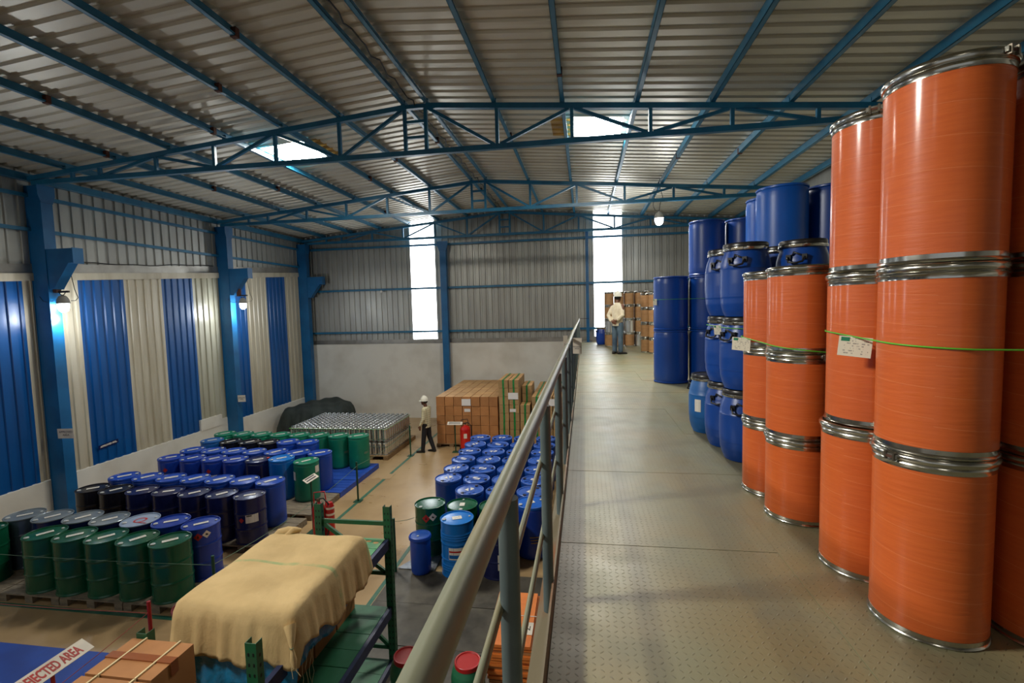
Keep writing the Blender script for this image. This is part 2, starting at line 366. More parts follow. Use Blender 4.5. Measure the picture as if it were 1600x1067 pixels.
def chequer():
    q = NT('chequer_plate'); b = q.b
    tc = q.n('ShaderNodeNewGeometry'); sep = q.n('ShaderNodeSeparateXYZ'); q.put(sep.inputs[0], tc.outputs['Position'])
    S = 1 / 0.032
    px = q.math('MULTIPLY', sep.outputs[0], S); py = q.math('MULTIPLY', sep.outputs[1], S)
    cx, cy = q.math('FLOOR', px), q.math('FLOOR', py)
    par = q.math('FLOORED_MODULO', q.math('ADD', cx, cy), 2.0); sg = q.math('SUBTRACT', q.math('MULTIPLY', par, 2.0), 1.0)
    lx = q.math('SUBTRACT', q.math('SUBTRACT', px, cx), 0.5); ly = q.math('SUBTRACT', q.math('SUBTRACT', py, cy), 0.5)
    sly = q.math('MULTIPLY', ly, sg); u = q.math('ADD', lx, sly); v = q.math('SUBTRACT', lx, sly)
    d = q.math('ADD', q.math('POWER', q.math('DIVIDE', u, 0.46), 2.0), q.math('POWER', q.math('DIVIDE', v, 0.15), 2.0))
    h = q.ramp(d, 1.0, 0.35)
    nz = q.n('ShaderNodeTexNoise'); q.put(nz.inputs['Vector'], tc.outputs['Position']); nz.inputs['Scale'].default_value = 1.7; nz.inputs['Detail'].default_value = 5
    n2 = q.n('ShaderNodeTexNoise'); q.put(n2.inputs['Vector'], tc.outputs['Position']); n2.inputs['Scale'].default_value = 5.0; n2.inputs['Detail'].default_value = 4
    c = q.mix(q.ramp(nz.outputs['Fac'], 0.4, 0.66), lin((136, 134, 104)), lin((142, 130, 94)))
    c = q.mix(q.ramp(n2.outputs['Fac'], 0.48, 0.7, 0, 0.28), c, lin((112, 120, 110)))
    c = q.mix(q.math('MULTIPLY', h, 0.3), c, lin((92, 88, 66)))
    q.put(b.inputs['Base Color'], c); q.put(b.inputs['Roughness'], q.ramp(n2.outputs['Fac'], 0.3, 0.7, 0.36, 0.46)); b.inputs['Specular IOR Level'].default_value = 0.6
    q.bump(h, 0.0014, 0.8)
    return q.m
M['chequer'] = chequer()

def plaid():
    q = NT('plaid_shirt'); b = q.b; sep = q.n('ShaderNodeSeparateXYZ'); q.put(sep.inputs[0], q.obj())
    f = lambda ax: q.math('LESS_THAN', q.math('FRACT', q.math('MULTIPLY', sep.outputs[ax], 15.0)), 0.24)
    k = q.math('MULTIPLY', q.math('ADD', q.math('MAXIMUM', f(0), f(1)), f(2)), 0.33)
    q.put(b.inputs['Base Color'], q.mix(k, lin((216, 206, 170)), lin((104, 96, 66)))); b.inputs['Roughness'].default_value = 0.85
    return q.m
M['plaid'] = plaid()
# ------------------------------------------------------------------ the building
XL, XR, YF, YN = -11.75, 5.75, 18.78, -7.0
roof_z = lambda x: 8.40 - 0.087 * abs(x + 3.0)
def profile(a, b, pitch=0.225, depth=0.03, rib=0.062):
    """across a profiled sheet: (position, depth) from a to b; ribs sink by depth"""
    out = [(a, 0.0)]; n = max(1, round((b - a) / pitch)); p = (b - a) / n
    for i in range(n):
        c = a + (i + 0.5) * p
        out += [(c - rib / 2 - 0.018, 0.0), (c - rib / 2, depth), (c + rib / 2, depth), (c + rib / 2 + 0.018, 0.0)]
    out.append((b, 0.0)); return out
def sheet_x(y0, y1, z0, z1, m, x=XL, s=-1, **k):
    """wall sheet in the plane x, ribs upright, running along y; z0/z1 functions of y"""
    pr = profile(y0, y1, **k); mb = MB(); vs = []
    for y, d in pr: vs += [(x + s * d, y, z0(y)), (x + s * d, y, z1(y))]
    return mb.add(vs, [(2 * i, 2 * i + 2, 2 * i + 3, 2 * i + 1) for i in range(len(pr) - 1)], m)
def sheet_y(x0, x1, z0, z1, m, y=YF, s=1, **k):
    pr = profile(x0, x1, **k); mb = MB(); vs = []
    for x, d in pr: vs += [(x, y + s * d, z0(x)), (x, y + s * d, z1(x))]
    return mb.add(vs, [(2 * i, 2 * i + 1, 2 * i + 3, 2 * i + 2) for i in range(len(pr) - 1)], m)

# ground floor
floor = struct(ob('floor', MB().box((XL - 0.3, YN - 6, -0.2), (XR + 0.3, YF + 0.3, 0), M['ground'])))
for a, b, m in [((-5.39, 5.85, 0), (-5.31, 18.6, 0.003), 'greenline'), ((-11.6, 5.83, 0), (-5.39, 5.91, 0.003), 'greenline'),
                ((-3.36, 5.6, 0), (-3.29, 14.2, 0.003), 'greenline'), ((-8.9, 5.05, 0), (-5.5, 5.13, 0.003), 'redline'), ((-5.5, 1.0, 0), (-5.42, 5.13, 0.003), 'redline')]:
    ob('painted_line', MB().box(a, b, M[m]), floor)
for i in range(7):
    for j in range(4):
        x0 = -3.27 + j * 1.0; y0 = 1.2 + i * 0.9
        ob('floor_plate', MB().box((x0 + 0.004, y0 + 0.005, 0), (x0 + 0.996, y0 + 0.895, 0.016 + 0.003 * ((i + j) % 2)), M['greyplate']), floor)
ob('tread_plate', MB().prism([(-3.27, 7.5), (-2.6, 7.5), (-2.6, 8.1), (-2.95, 8.1)], 0.02, 0.03, M['lightplate'], 'z'), floor)
ob('drain_cover', MB().box((-5.75, 11.7, 0), (-5.2, 12.1, 0.006), M['ground']), floor)

# left wall
fl = lambda y: 5.27 + 0.0715 * (y - 8.0)
wl = MB().box((XL - 0.2, YN, 0), (XL + 0.02, YF, 0.93), M['white'])
wl.box((XL - 0.2, 12.75, 0.93), (XL + 0.035, 13.62, 1.27), M['white']); wl.box((XL - 0.2, 13.62, 0.93), (XL + 0.02, 13.95, 1.12), M['white'])
wall_left = struct(ob('wall_left', wl))
edges = [8.4, 9.52, 10.65, 11.76, 12.83, 13.95, 15.12, 16.22, 17.34, 18.53, 18.75]
cols = ['cream', 'bluesheet', 'cream', 'bluesheet', 'paleclear', 'bluesheet', 'cream', 'bluesheet', 'cream', 'bluesheet']
e = 8.4; k = 1
pan = [(edges[i], edges[i + 1], cols[i]) for i in range(10)]
while e > YN: pan.append((e - 1.11, e, 'bluesheet' if k % 2 else 'cream')); e -= 1.11; k += 1
for y0, y1, c in pan:
    ob('wall_panel', sheet_x(y0, y1, lambda y: 0.94, lambda y: fl(y) + 0.02, M[c]), wall_left)
for y in np.arange(YN, YF, 1.055):
    ob('wall_sheet', sheet_x(y, min(YF, y + 1.055), lambda y: fl(y) + 0.3, lambda y: 7.74, M['wallgalv'], pitch=0.235), wall_left)
def along(z0, h, t, m, y0=YN, y1=YF):
    return MB().add([(XL + d, y, z0(y) + q) for y in (y0, y1) for d, q in ((0.004, 0), (t, 0), (t, h), (0.004, h))],
                    [(0, 1, 2, 3), (7, 6, 5, 4), (1, 5, 6, 2), (2, 6, 7, 3), (0, 4, 5, 1), (0, 3, 7, 4)], M[m])
ob('cream_flashing', along(fl, 0.165, 0.05, 'cream'), wall_left)
ob('grey_flashing', along(lambda y: fl(y) + 0.165, 0.2, 0.03, 'flash'), wall_left)
for z in (7.12, 6.4): ob('wall_girt', MB().box((XL + 0.01, YN, z - 0.035), (XL + 0.1, YF, z + 0.035), M['truss']), wall_left)
ob('eave_beam', MB().box((XL + 0.01, YN, 7.42), (XL + 0.16, YF, 7.56), M['truss']), wall_left)

# far wall
wall_back = struct(ob('wall_back', MB().box((XL - 0.2, YF - 0.03, 0), (XR + 0.2, YF + 0.2, 3.14), M['white'])))
ob('sill_flashing', MB().box((XL, YF - 0.06, 3.14), (XR, YF - 0.01, 3.3), M['flash']), wall_back)
W1, W2 = (-7.03, -5.99), (0.38, 1.45)
zf, zr = lambda x: 3.28, lambda x: roof_z(x) + 0.05
xs = [XL] + [-10.6, -9.4, -8.2] + [W1[0], W1[1]] + [-5.0, -4.0, -3.0, -2.0, -1.0, -0.3] + [W2[0], W2[1]] + [2.5, 3.55, 4.6, XR]
wn = 0
for a, b in zip(xs[:-1], xs[1:]):
    if (a, b) in (W1, W2):
        wn += 1; struct(ob('window_%d' % wn, sheet_y(a, b, zf, zr, M['strip'], pitch=0.26, depth=0.02)))
    else: ob('wall_sheet', sheet_y(a, b, zf, zr, M['wallgalv'], pitch=0.235), wall_back)
for z in (3.62, 5.38, 7.12): ob('wall_girt', MB().box((XL, YF - 0.13, z - 0.04), (XR, YF - 0.05, z + 0.04), M['truss']), wall_back)

# right wall and the near gable with its wide open loading door (both out of the picture)
wr = MB().box((XR, YN, 0), (XR + 0.2, YF, 4.0), M['white']); wr.box((XR, YN, 4.0), (XR + 0.05, YF, 7.62), M['wallgalv']); struct(ob('wall_right', wr))
wn_ = MB().box((XL, YN - 0.2, 0), (-10.2, YN, 7.6), M['white']); wn_.box((2.8, YN - 0.2, 0), (XR, YN, 7.6), M['white']); wn_.box((-10.2, YN - 0.1, 6.0), (2.8, YN, 8.3), M['wallgalv'])
struct(ob('wall_near', wn_))

# roof
ceiling = struct(ob('ceiling', MB().prism([(-3.35, roof_z(-3.35) + 0.05), (-3.0, 8.46), (-2.65, roof_z(-2.65) + 0.05), (-2.65, roof_z(-2.65) + 0.06), (-3.0, 8.47), (-3.35, roof_z(-3.35) + 0.06)], YN, YF, M['roof'])))
def roof_sheet(x0, x1, y0, y1, m):
    pr = profile(y0, y1, 0.27, 0.034, 0.075); vs = []
    for y, d in pr: vs += [(x0, y, roof_z(x0) + d), (x1, y, roof_z(x1) + d)]
    return MB().add(vs, [(2 * i, 2 * i + 1, 2 * i + 3, 2 * i + 2) for i in range(len(pr) - 1)], M[m])
wn = 2
SW = 9.31 / 9
y = 9.62 - SW * 17
while y < YF - 0.05:
    y1 = min(y + SW, YF); y0 = max(y, YN)
    sky = abs(y - 9.62) < 0.01 or abs(y - 0.31) < 0.01 or abs(y - (9.62 - SW * 14)) < 0.01
    for side in (-1, 1):
        if side > 0 and abs(y - 0.31) < 0.05: sky = False
        if side < 0: cuts = [(XL - 0.1, -6.9, 'roof'), (-6.9, -5.95, 'skyl'), (-5.95, -5.6, 'amber'), (-5.6, -3.0, 'roof')] if sky else [(XL - 0.1, -3.0, 'roof')]
        else: cuts = [(-3.0, -0.62, 'roof'), (-0.62, -0.15, 'amber'), (-0.15, 0.80, 'skyl'), (0.80, XR + 0.1, 'roof')] if sky else [(-3.0, XR + 0.1, 'roof')]
        for a, b, m in cuts:
            if m == 'skyl': wn += 1; struct(ob('window_%d' % wn, roof_sheet(a, b, y0, y1, m if y > 5 else 'skyn')))
            else: ob('roof_sheet' if m == 'roof' else 'aged_skylight_sheet', roof_sheet(a, b, y0, y1, m), ceiling)
    y += SW
TR = [-7.0, -1.9, 3.35, 8.6, 13.86, 18.45]
clY = {-4.51: [5.9, 11.3], -5.70: [7.0, 12.4], -8.17: [6.4, 12.0], -9.43: [8.4, 11.2], -6.92: [8.3, 16.2], -1.54: [10.4], -0.33: [7.6], 2.17: [11.6], 3.39: [11.2], -3.23: [10.6, 15.2]}
for px in (-3.23, -4.51, -5.70, -6.92, -8.17, -9.43, -10.66, -2.8, -1.54, -0.33, 0.94, 2.17, 3.39, 4.6, 5.55):
    z1 = roof_z(px) - 0.004; z0 = z1 - 0.14
    p = ob('purlin', MB().box((px - 0.036, YN, z0), (px + 0.036, YF - 0.02, z0 + 0.006), M['purlin']).box((px - 0.036, YN, z0), (px - 0.03, YF - 0.02, z1), M['purlin']).box((px + 0.03, YN, z0), (px + 0.036, YF - 0.02, z0 + 0.025), M['purlin']), ceiling)
    for cy in clY.get(px, []): ob('cleat', MB().box((px - 0.04, cy - 0.035, z0 - 0.012), (px + 0.045, cy + 0.035, z1 - 0.03), M['rust']), p)
    for ty in TR[3:]: ob('cleat', MB().box((px - 0.045, ty - 0.03, z0 - 0.004), (px + 0.04, ty + 0.03, z0 + 0.07), M['purlin']), p)
pts = [(-3.0 + 0.03 * math.sin(i * 1.9), YN + i * 0.2, 8.20 + 0.03 * math.sin(i * 2.7)) for i in range(int((YF - YN) / 0.2))]
tag(ob('roof_cable', MB().tube(pts, 0.012, M['cable'], 6)), 'thin black cable running along the roof ridge between the two ridge purlins', 'cable')

# trusses
PX = [-10.5, -9.83, -8.5, -7.18, -5.85, -4.52, -3.22, -2.82, -1.5, -0.17, 1.16, 2.48, 3.80, 5.1]
tz = lambda x: roof_z(x) - 0.15 - 0.05          # centre line of the top chord
tl = {8.6: 'blue steel roof truss above the two skylights, nearer of the free-standing pair', 13.86: 'blue steel roof truss from whose chord the single lamp hangs',
      18.45: 'blue steel roof truss close against the far wall and its two bright strips'}
for ty in TR[3:]:
    t = thing('roof_truss', tl[ty], 'truss', (0, ty, 0), 0, 'roof trusses')
    T = M['truss']
    ob('bottom_chord', MB().bar((-11.5, 0, 7.36), (5.5, 0, 7.36), 0.09, 0.09, T), t)
    ob('top_chord', MB().bar((-11.6, 0, tz(-11.6)), (-3.2, 0, tz(-3.2)), 0.09, 0.09, T), t)
    ob('top_chord', MB().bar((-2.8, 0, tz(-2.8)), (5.6, 0, tz(5.6)), 0.09, 0.09, T), t)
    ob('ridge_piece', MB().bar((-3.22, 0, tz(-3.2)), (-2.78, 0, tz(-2.8)), 0.08, 0.07, T), t)
    for x in PX: ob('vertical', MB().bar((x, 0, 7.40), (x, 0, tz(x) - 0.04), 0.06, 0.06, T, (1, 0, 0)), t)
    for a, b in [(1, 2), (3, 2), (3, 4), (5, 4), (5, 6), (8, 7), (8, 9), (10, 9), (10, 11), (12, 11)]:   # foot -> head
        xa, xb = PX[a], PX[b]; s = 0.05 if xb > xa else -0.05
        ob('diagonal', MB().bar((xa + s, 0, 7.40), (xb - s, 0, tz(xb) - 0.04), 0.055, 0.055, T, (0, 1, 0)), t)
    for z in (7.64, 7.92): ob('rung', MB().bar((-3.19, 0, z), (-2.85, 0, z), 0.05, 0.05, T), t)

# columns
def column(y, label, x1=-11.34):
    t = thing('steel_column', label, 'column', (x1, y, 0), 0, 'blue steel columns'); m = M['column']
    b = MB().box((-0.40, -0.105, 0), (-0.02, 0.105, 7.32), m); b.box((-0.018, -0.115, 0), (0, 0.115, 7.32), m); b.box((-0.40, -0.115, 0), (-0.385, 0.115, 7.32), m)
    ob('shaft', b, t)
    ob('head_plate', MB().prism([(-0.115, 6.95), (0.115, 6.95), (0.17, 7.12), (0.17, 7.32), (-0.17, 7.32), (-0.17, 7.12)], -0.002, 0.012, m, 'x'), t)
    ob('corbel', MB().prism([(0.0, 5.12), (0.0, 5.97), (0.67, 5.97), (0.67, 5.66), (0.54, 5.66), (0.12, 5.12)], -0.10, 0.10, m), t)
    ob('corbel_end', MB().box((0.66, -0.11, 5.65), (0.68, 0.11, 5.98), m), t)
    return t
column(8.7, 'blue steel column with corbel and lamp, its sign by the navy drums')
column(13.97, 'blue steel column with corbel and lamp behind the green-lidded drums')
column(18.35, 'blue steel column with corbel and no lamp in the far corner')
t = thing('steel_column', 'tall blue column against the far wall beside the bright strip', 'column', (-5.55, 18.52, 0), 0, 'blue steel columns')
ob('shaft', MB().box((-0.125, -0.1, 0), (0.125, 0.1, 7.2), M['column']), t)
ob('head_plate', MB().prism([(-0.125, 6.8), (0.125, 6.8), (0.22, 7.05), (0.22, 7.2), (-0.22, 7.2), (-0.22, 7.05)], -0.12, -0.1, M['column']), t)
t = thing('steel_column', 'slim blue post on the upper floor between handrail and bright strip', 'column', (0.125, 18.6, 3.09), 0, 'blue steel columns')
ob('shaft', MB().box((-0.055, -0.05, 0.012), (0.055, 0.05, 4.24), M['column']), t); ob('foot_plate', MB().box((-0.14, -0.1, 0), (0.14, 0.1, 0.012), M['column']), t)

# lamps
cap_p = [(0.03, 0.2), (0.05, 0.185), (0.10, 0.17), (0.15, 0.11), (0.17, 0.06), (0.18, 0.0), (0.15, -0.005)]
def lamp(label, loc, wall=True):
    rs = 0.66 if wall else 0.74; cap_q = [(r * rs, z * 0.95) for r, z in cap_p]
    t = thing('lamp', label, 'lamp', loc, 0, 'lit bulb lamps')
    ob('lamp_cap', MB().lathe(cap_q[::-1], M['lampgrey'], 24), t)
    ob('bulb', MB().lathe([(r * rs, z) for r, z in [(0.0, -0.19), (0.06, -0.182), (0.11, -0.155), (0.14, -0.11), (0.155, -0.05), (0.145, 0.0)]], M['bulb'], 24), t)
    if wall:
        ob('bracket', MB().bar((-0.19, 0, 0.255), (0.17, 0, 0.255), 0.04, 0.04, M['lampblack']).tube([(-0.08, 0, 0.24), (-0.05, 0, 0.2), (0, 0, 0.185), (0.05, 0, 0.2), (0.08, 0, 0.24)], 0.008, M['lampblack'], 6).box((-0.17, -0.05, 0.24), (-0.08, 0.05, 0.50), M['rust']), t)
        ob('flex', MB().tube([(0.13, 0.06, 0.06), (0.22, 0.08, 0.06), (0.27, 0.1, 0.12), (0.2, 0.1, 0.3), (0.14, 0.1, 0.62), (0.12, 0.09, 0.86)], 0.007, M['cable'], 6), t)
        ob('flex', MB().tube([(-0.12, -0.1, 0.06), (-0.22, -0.12, 0.03), (-0.34, -0.13, 0.06), (-0.42, -0.13, 0.16)], 0.006, M['cable'], 6), t)
    else:
        ob('flex', MB().tube([(0.0, 0, 0.2), (-0.1, 0, 0.22), (-0.16, 0, 0.36), (-0.12, 0, 0.62), (-0.02, 0, 0.86), (0.02, 0, 1.06)], 0.008, M['cable'], 6), t)
        ob('flex', MB().tube([(0.0, 0, 0.2), (0.03, 0, 0.4), (0.1, 0, 0.58), (0.04, 0, 0.8), (-0.02, 0, 1.0)], 0.008, M['cable'], 6), t)
    l = bpy.data.lights.new('bulb_light', 'POINT'); l.energy = BULB_W; l.shadow_soft_size = 0.12; l.color = (0.92, 0.96, 1.0)
    o = bpy.data.objects.new('bulb_light', l); C.objects.link(o); o.location = (loc[0], loc[1], loc[2] - 0.33); o.parent = None
lamp('lit bulb lamp under the corbel of the column nearer the camera', (-11.17, 8.72, 4.81))
lamp('lit bulb lamp under the corbel of the middle column', (-10.98, 13.97, 4.85))
lamp('lit bulb hanging on loose wires from the roof truss above the upper floor', (2.09, 13.86, 6.86), False)
lamp('unseen bulb lamp added by the left wall outside the view for its light', (-11.17, 3.35, 4.81))  # extra lamp outside the view, added for its light

tag(ob('cable', MB().tube([(XL + 0.05, y, fl(y) + 0.385 + 0.02 * math.sin(y * 2.1) + 0.012 * math.sin(y * 5.3)) for y in np.arange(8.9, 13.8, 0.25)], 0.012, M['cable'], 6)), 'dark cable clipped along the grey flashing above the blue and cream panels', 'cable')
tag(ob('fitting', MB().prism([(-0.05, 0.0), (0.0, -0.06), (0.06, 0.0), (0.0, 0.06)], -0.03, 0.0, M['white']), None, (-8.29, YF - 0.13, 5.30)), 'small white fitting on the middle girt of the far wall', 'fitting')
# upper floor (mezzanine) with chequer plates, edge channel
ZM = 3.09
mezz = struct(ob('floor_mezzanine', MB().box((-0.155, YN + 1, 2.86), (XR, YF - 0.06, ZM - 0.006), M['channel'])))
ys = [-3.5, -2.26, -1.02, 0.22, 1.45, 2.675, 3.9, 5.12, 6.35, 7.58, 8.8, 10.03, 11.25, 12.48, 13.7, 14.93, 16.15, 17.4, YF - 0.07]
for i in range(len(ys) - 1):
    sh = 0.0 if i % 2 else 0.0
    for x0, x1 in ((-0.155, 1.02 + 0.0), (1.02, 3.4), (3.4, XR)):
        dz = 0.0012 * ((i * 7 + int(x0 * 10)) % 3)
        ob('deck_plate', MB().box((x0 + 0.001, ys[i] + 0.0018, ZM - 0.005), (x1 - 0.0006, ys[i + 1] - 0.0018, ZM + dz), M['chequer']), mezz)
ob('edge_channel', MB().box((-0.235, YN + 1, 2.80), (-0.156, YF - 0.06, 3.05), M['channel']), mezz)
ob('toe_strip', MB().box((-0.166, YN + 1, 3.04), (-0.157, YF - 0.06, 3.195), M['channel']), mezz)
ob('deck_beam', MB().box((-0.2, YN + 1, 2.55), (0.0, YF - 0.1, 2.80), M['column']), mezz)

# guard rail
gr = thing('guard_rail', 'long grey-green pipe handrail on posts along the open edge of the upper floor', 'railing', (-0.195, 0, ZM))
HR = 0.93
ob('handrail', MB().tube([(0.0, -1.2, HR), (0.0, 3.0, HR), (0.003, 6.0, HR + 0.004), (-0.004, 8.0, HR + 0.006), (0.0, 12.0, HR), (0, 17.6, HR)], 0.0255, M['rail'], 20), gr)
for z, r in ((0.66, 0.0105), (0.325, 0.0105)): ob('mid_rail', MB().tube([(-0.012, -1.2, z), (-0.012, 17.6, z)], r, M['rail'], 10), gr)
py = 1.06
while py < 17.7:
    ob('post', MB().lathe([(0.0, -0.04), (0.0245, -0.04), (0.0245, HR - 0.008), (0, HR - 0.008)], M['post'], 18, (0.012, py, 0)), gr); py += 1.045
for wy in (5.25, 7.35, 12.2): ob('wire_tie', MB().tube([(0.03 * math.cos(a), wy, HR + 0.03 * math.sin(a)) for a in np.linspace(0, 2 * PI, 14)] + [(-0.03, wy - 0.05, HR + 0.035)], 0.0025, M['lampgrey'], 5), gr)
ob('wall_tie', MB().bar((0, 17.58, HR + 0.01), (0.35, 17.58, HR + 0.01), 0.015, 0.015, M['lampblack']), gr)
nt = thing('notice', 'white A4 notice with dark lettering facing the walkway, tied under the handrail', 'sign', (0, 0, 0), 0)
def sheet_obj(name, parent, org, xd, yd, w, h, m, t=0.0015):
    o = ob(name, MB().box((0, 0, -t), (w, h, 0), m), parent); o.matrix_world = basis(org, xd, yd); return o
def lettering(parent, body, size, org, xd, yd, m, off=0.0012, **k):
    o = link('lettering', text_mesh(body, size, m, **k), parent); B = basis(org, xd, yd); o.matrix_world = B @ Matrix.Translation((0, 0, off)); return o
xd, yd = (0.98, -0.12, -0.28), (0.03, -0.1, 1)
sheet_obj('sheet', nt, (-0.171, 6.5, 3.82), (1, -0.1, -0.03), (0, 0, 1), 0.125, 0.215, M['signwhite'])
lettering(nt, 'MATERIAL\nAREA', 0.026, (-0.108, 6.4937, 3.90), (1, -0.1, -0.03), (0, 0, 1), M['ink'])
nb = thing('notice', 'blank side of a white notice hung on the outer side of the handrail', 'sign', (0, 0, 0), 0)
sheet_obj('sheet', nb, (-0.286, 6.3, 3.92), (1, 0.3, -0.02), (0, 0, 1), 0.06, 0.16, M['signwhite'])
# ------------------------------------------------------------------ drum makers (meshes made once per colour, shared by all copies)
CACHE = {}
def cached(key, fn):
    if key not in CACHE: CACHE[key] = fn()
    return CACHE[key]
def top_label(w=0.2, d=0.075, m='label'):
    return cached(('tl', w, d, m), lambda: MB().box((-w / 2, -d / 2, 0), (w / 2, d / 2, 0.0015), M[m]).mesh('paper_label'))
def put(parent, name, me, loc=(0, 0, 0), rz=0.0): return link(name, me, parent, loc, rz)
def side_label(parent, name, r, ang, z, w, h, m, tilt=0.0, diamond=False):
    key = ('sl', r, w, h, m, diamond, tilt)
    if diamond: poly = [(0, -h / 2), (w / 2, 0), (0, h / 2), (-w / 2, 0)]
    else: poly = [(-w / 2, -h / 2 - tilt), (w / 2, -h / 2 + tilt), (w / 2, h / 2 + tilt), (-w / 2, h / 2 - tilt)]
    me = cached(key, lambda: patch(poly, r, M[m]).mesh(name))
    return link(name, me, parent, (0, 0, z), ang)
def steel_parts(body, lid, h=0.88, r=0.278, rings='two'):
    def b():
        p = [(r - 0.01, 0.0), (r + 0.004, 0.0), (r + 0.004, 0.018), (r - 0.003, 0.028)]
        hs = (0.29, 0.585) if rings == 'two' else (0.12, 0.16, 0.20, 0.30, 0.56, 0.64, 0.68, 0.72)
        for z in hs: p += [(r - 0.003, z - 0.018), (r + 0.005, z - 0.006), (r + 0.005, z + 0.006), (r - 0.003, z + 0.018)]
        p += [(r - 0.003, h - 0.03), (r - 0.001, h - 0.022)]
        return MB().lathe(p, M[body], 40).mesh('body')
    def rim(): return MB().lathe([(r - 0.001, h - 0.022), (r + 0.005, h - 0.018), (r + 0.006, h - 0.004), (r + 0.001, h), (r - 0.006, h - 0.003), (r - 0.008, h - 0.02)], M[lid], 40).mesh('rim')
    def top(): return MB().lathe([(r - 0.008, h - 0.02), (r - 0.02, h - 0.022), (r - 0.05, h - 0.017), (0.0, h - 0.013)], M[lid], 40).mesh('top')
    return cached(('sb', body, h, r, rings), b), cached(('sr', lid, h, r), rim), cached(('st', lid, h, r), top), h - 0.014
def plastic_parts(body, lid, h=0.9, r=0.278):
    def b():
        return MB().lathe([(r - 0.05, 0.0), (r - 0.02, 0.004), (r - 0.003, 0.025), (r, 0.06), (r, 0.3), (r - 0.002, 0.45), (r, 0.6), (r, h - 0.09), (r - 0.004, h - 0.06), (r - 0.014, h - 0.045)], M[body], 40).mesh('body')
    def rim(): return MB().lathe([(r - 0.014, h - 0.05), (r + 0.003, h - 0.045), (r + 0.005, h - 0.02), (r + 0.002, h - 0.004), (r - 0.004, h), (r - 0.014, h - 0.004), (r - 0.02, h - 0.018)], M[lid], 40).mesh('rim')
    def top(): return MB().lathe([(r - 0.02, h - 0.018), (r - 0.045, h - 0.02), (r - 0.10, h - 0.012), (0.0, h - 0.006)], M[lid], 40).mesh('top')
    return cached(('pb', body, h, r), b), cached(('pr', lid, h, r), rim), cached(('pt', lid, h, r), top), h - 0.008
bung_big = lambda m: cached(('bb', m), lambda: MB().lathe([(0.034, 0.0), (0.034, 0.012), (0.028, 0.016), (0, 0.016)], M[m], 14).mesh('bung'))
bung_small = lambda m: cached(('bs', m), lambda: MB().lathe([(0.02, 0.0), (0.02, 0.01), (0.016, 0.012), (0, 0.012)], M[m], 12).mesh('vent_bung'))
bridge = lambda m: cached(('br', m), lambda: MB().box((-0.215, -0.02, 0), (0.215, 0.02, 0.006), M[m]).box((-0.15, 0.06, 0), (0.15, 0.1, 0.005), M[m]).box((-0.15, -0.1, 0), (0.15, -0.06, 0.005), M[m]).mesh('stiffener'))
def drum(kind, body, lid, label, x, y, z, group, rz=0.0, name=None, h=None, bung='bung', lab=(0.2, 0.075), r=0.278, rings='two', bung2=None, paper='label'):
    if kind == 'steel': b, ri, tp, zt = steel_parts(body, lid, h or 0.88, r, rings)
    else: b, ri, tp, zt = plastic_parts(body, lid, h or 0.9, r)
    t = thing(name or ('steel_drum' if kind == 'steel' else 'plastic_drum'), label, 'drum', (x, y, z), rz, group)
    put(t, 'body', b); put(t, 'rim', ri); put(t, 'top', tp)
    put(t, 'bung', bung_big(bung), (-0.215 * r / 0.278, 0.0, zt)); put(t, 'vent_bung', (bung_big if kind != 'steel' else bung_small)(bung2 or bung), (0.215 * r / 0.278, 0.0, zt))
    if lab: put(t, 'paper_label', top_label(lab[0], lab[1], paper), (0.0, 0.0, zt + 0.006), 0.0)
    return t
def face(x, y): return math.atan2(-y, -x)     # direction from a drum to the camera, in the floor plane
def hazard(t, r, ang, z, rz, red=True, white=True, s=0.11):
    """red flame diamond and white diamond with a black mark, on the drum's side"""
    a = ang - rz
    if red:
        o = side_label(t, 'hazard_diamond', r + 0.002, a - 0.2, z, s, s, 'inkred', 0, True)
        link('flame_mark', cached(('fm', r, s), lambda: patch([(-0.016, -0.022), (0.016, -0.022), (0.004, 0.026), (-0.004, 0.026)], r + 0.0032, M['inkblack']).mesh('flame_mark')), o)
    if white:
        o = side_label(t, 'hazard_diamond', r + 0.002, a + 0.24, z + 0.02, s, s, 'signwhite', 0, True)
        link('mark', cached(('wm', r, s), lambda: patch([(-0.02, -0.012), (0.022, -0.02), (0.02, 0.002), (-0.012, 0.02)], r + 0.0032, M['inkblack']).mesh('mark')), o)

PZ = 0.131    # pallet deck height
# ------------------------------------------------------------------ pallets
def pallet(label, x0, y0, x1, y1, m, group, name='pallet', h=0.13, nb=6):
    t = thing(name, label, 'pallet', ((x0 + x1) / 2, (y0 + y1) / 2, 0), 0, group); w, d = x1 - x0, y1 - y0
    key = (round(w, 3), round(d, 3), m, h, nb)
    bd = cached(('pd',) + key, lambda: MB().box((-w / 2, -d / nb / 2 + 0.006, h - 0.022), (w / 2, d / nb / 2 - 0.006, h), M[m]).mesh('deck_board'))
    blk = cached(('pk',) + key, lambda: MB().box((-0.07, -d / 2, 0.0), (0.07, d / 2, h - 0.022), M[m]).mesh('bearer'))
    for i in range(nb): put(t, 'deck_board', bd, (0, -d / 2 + (i + 0.5) * d / nb, 0))
    for x in (-w / 2 + 0.07, 0, w / 2 - 0.07): put(t, 'bearer', blk, (x, 0, 0))
    return t
rowp = [('frontmost pallet row, under the green drums', 5.94, 7.12, 'palgrey'), ('pallet row under the navy drums', 7.74, 8.99, 'palgrey'), ('pallet row under the middle blue drums', 9.14, 10.36, 'palgrey'),
        ('nearer row of blue pallets', 10.38, 11.22, 'bluefloor'), ('far row of blue pallets', 11.24, 12.56, 'bluefloor')]
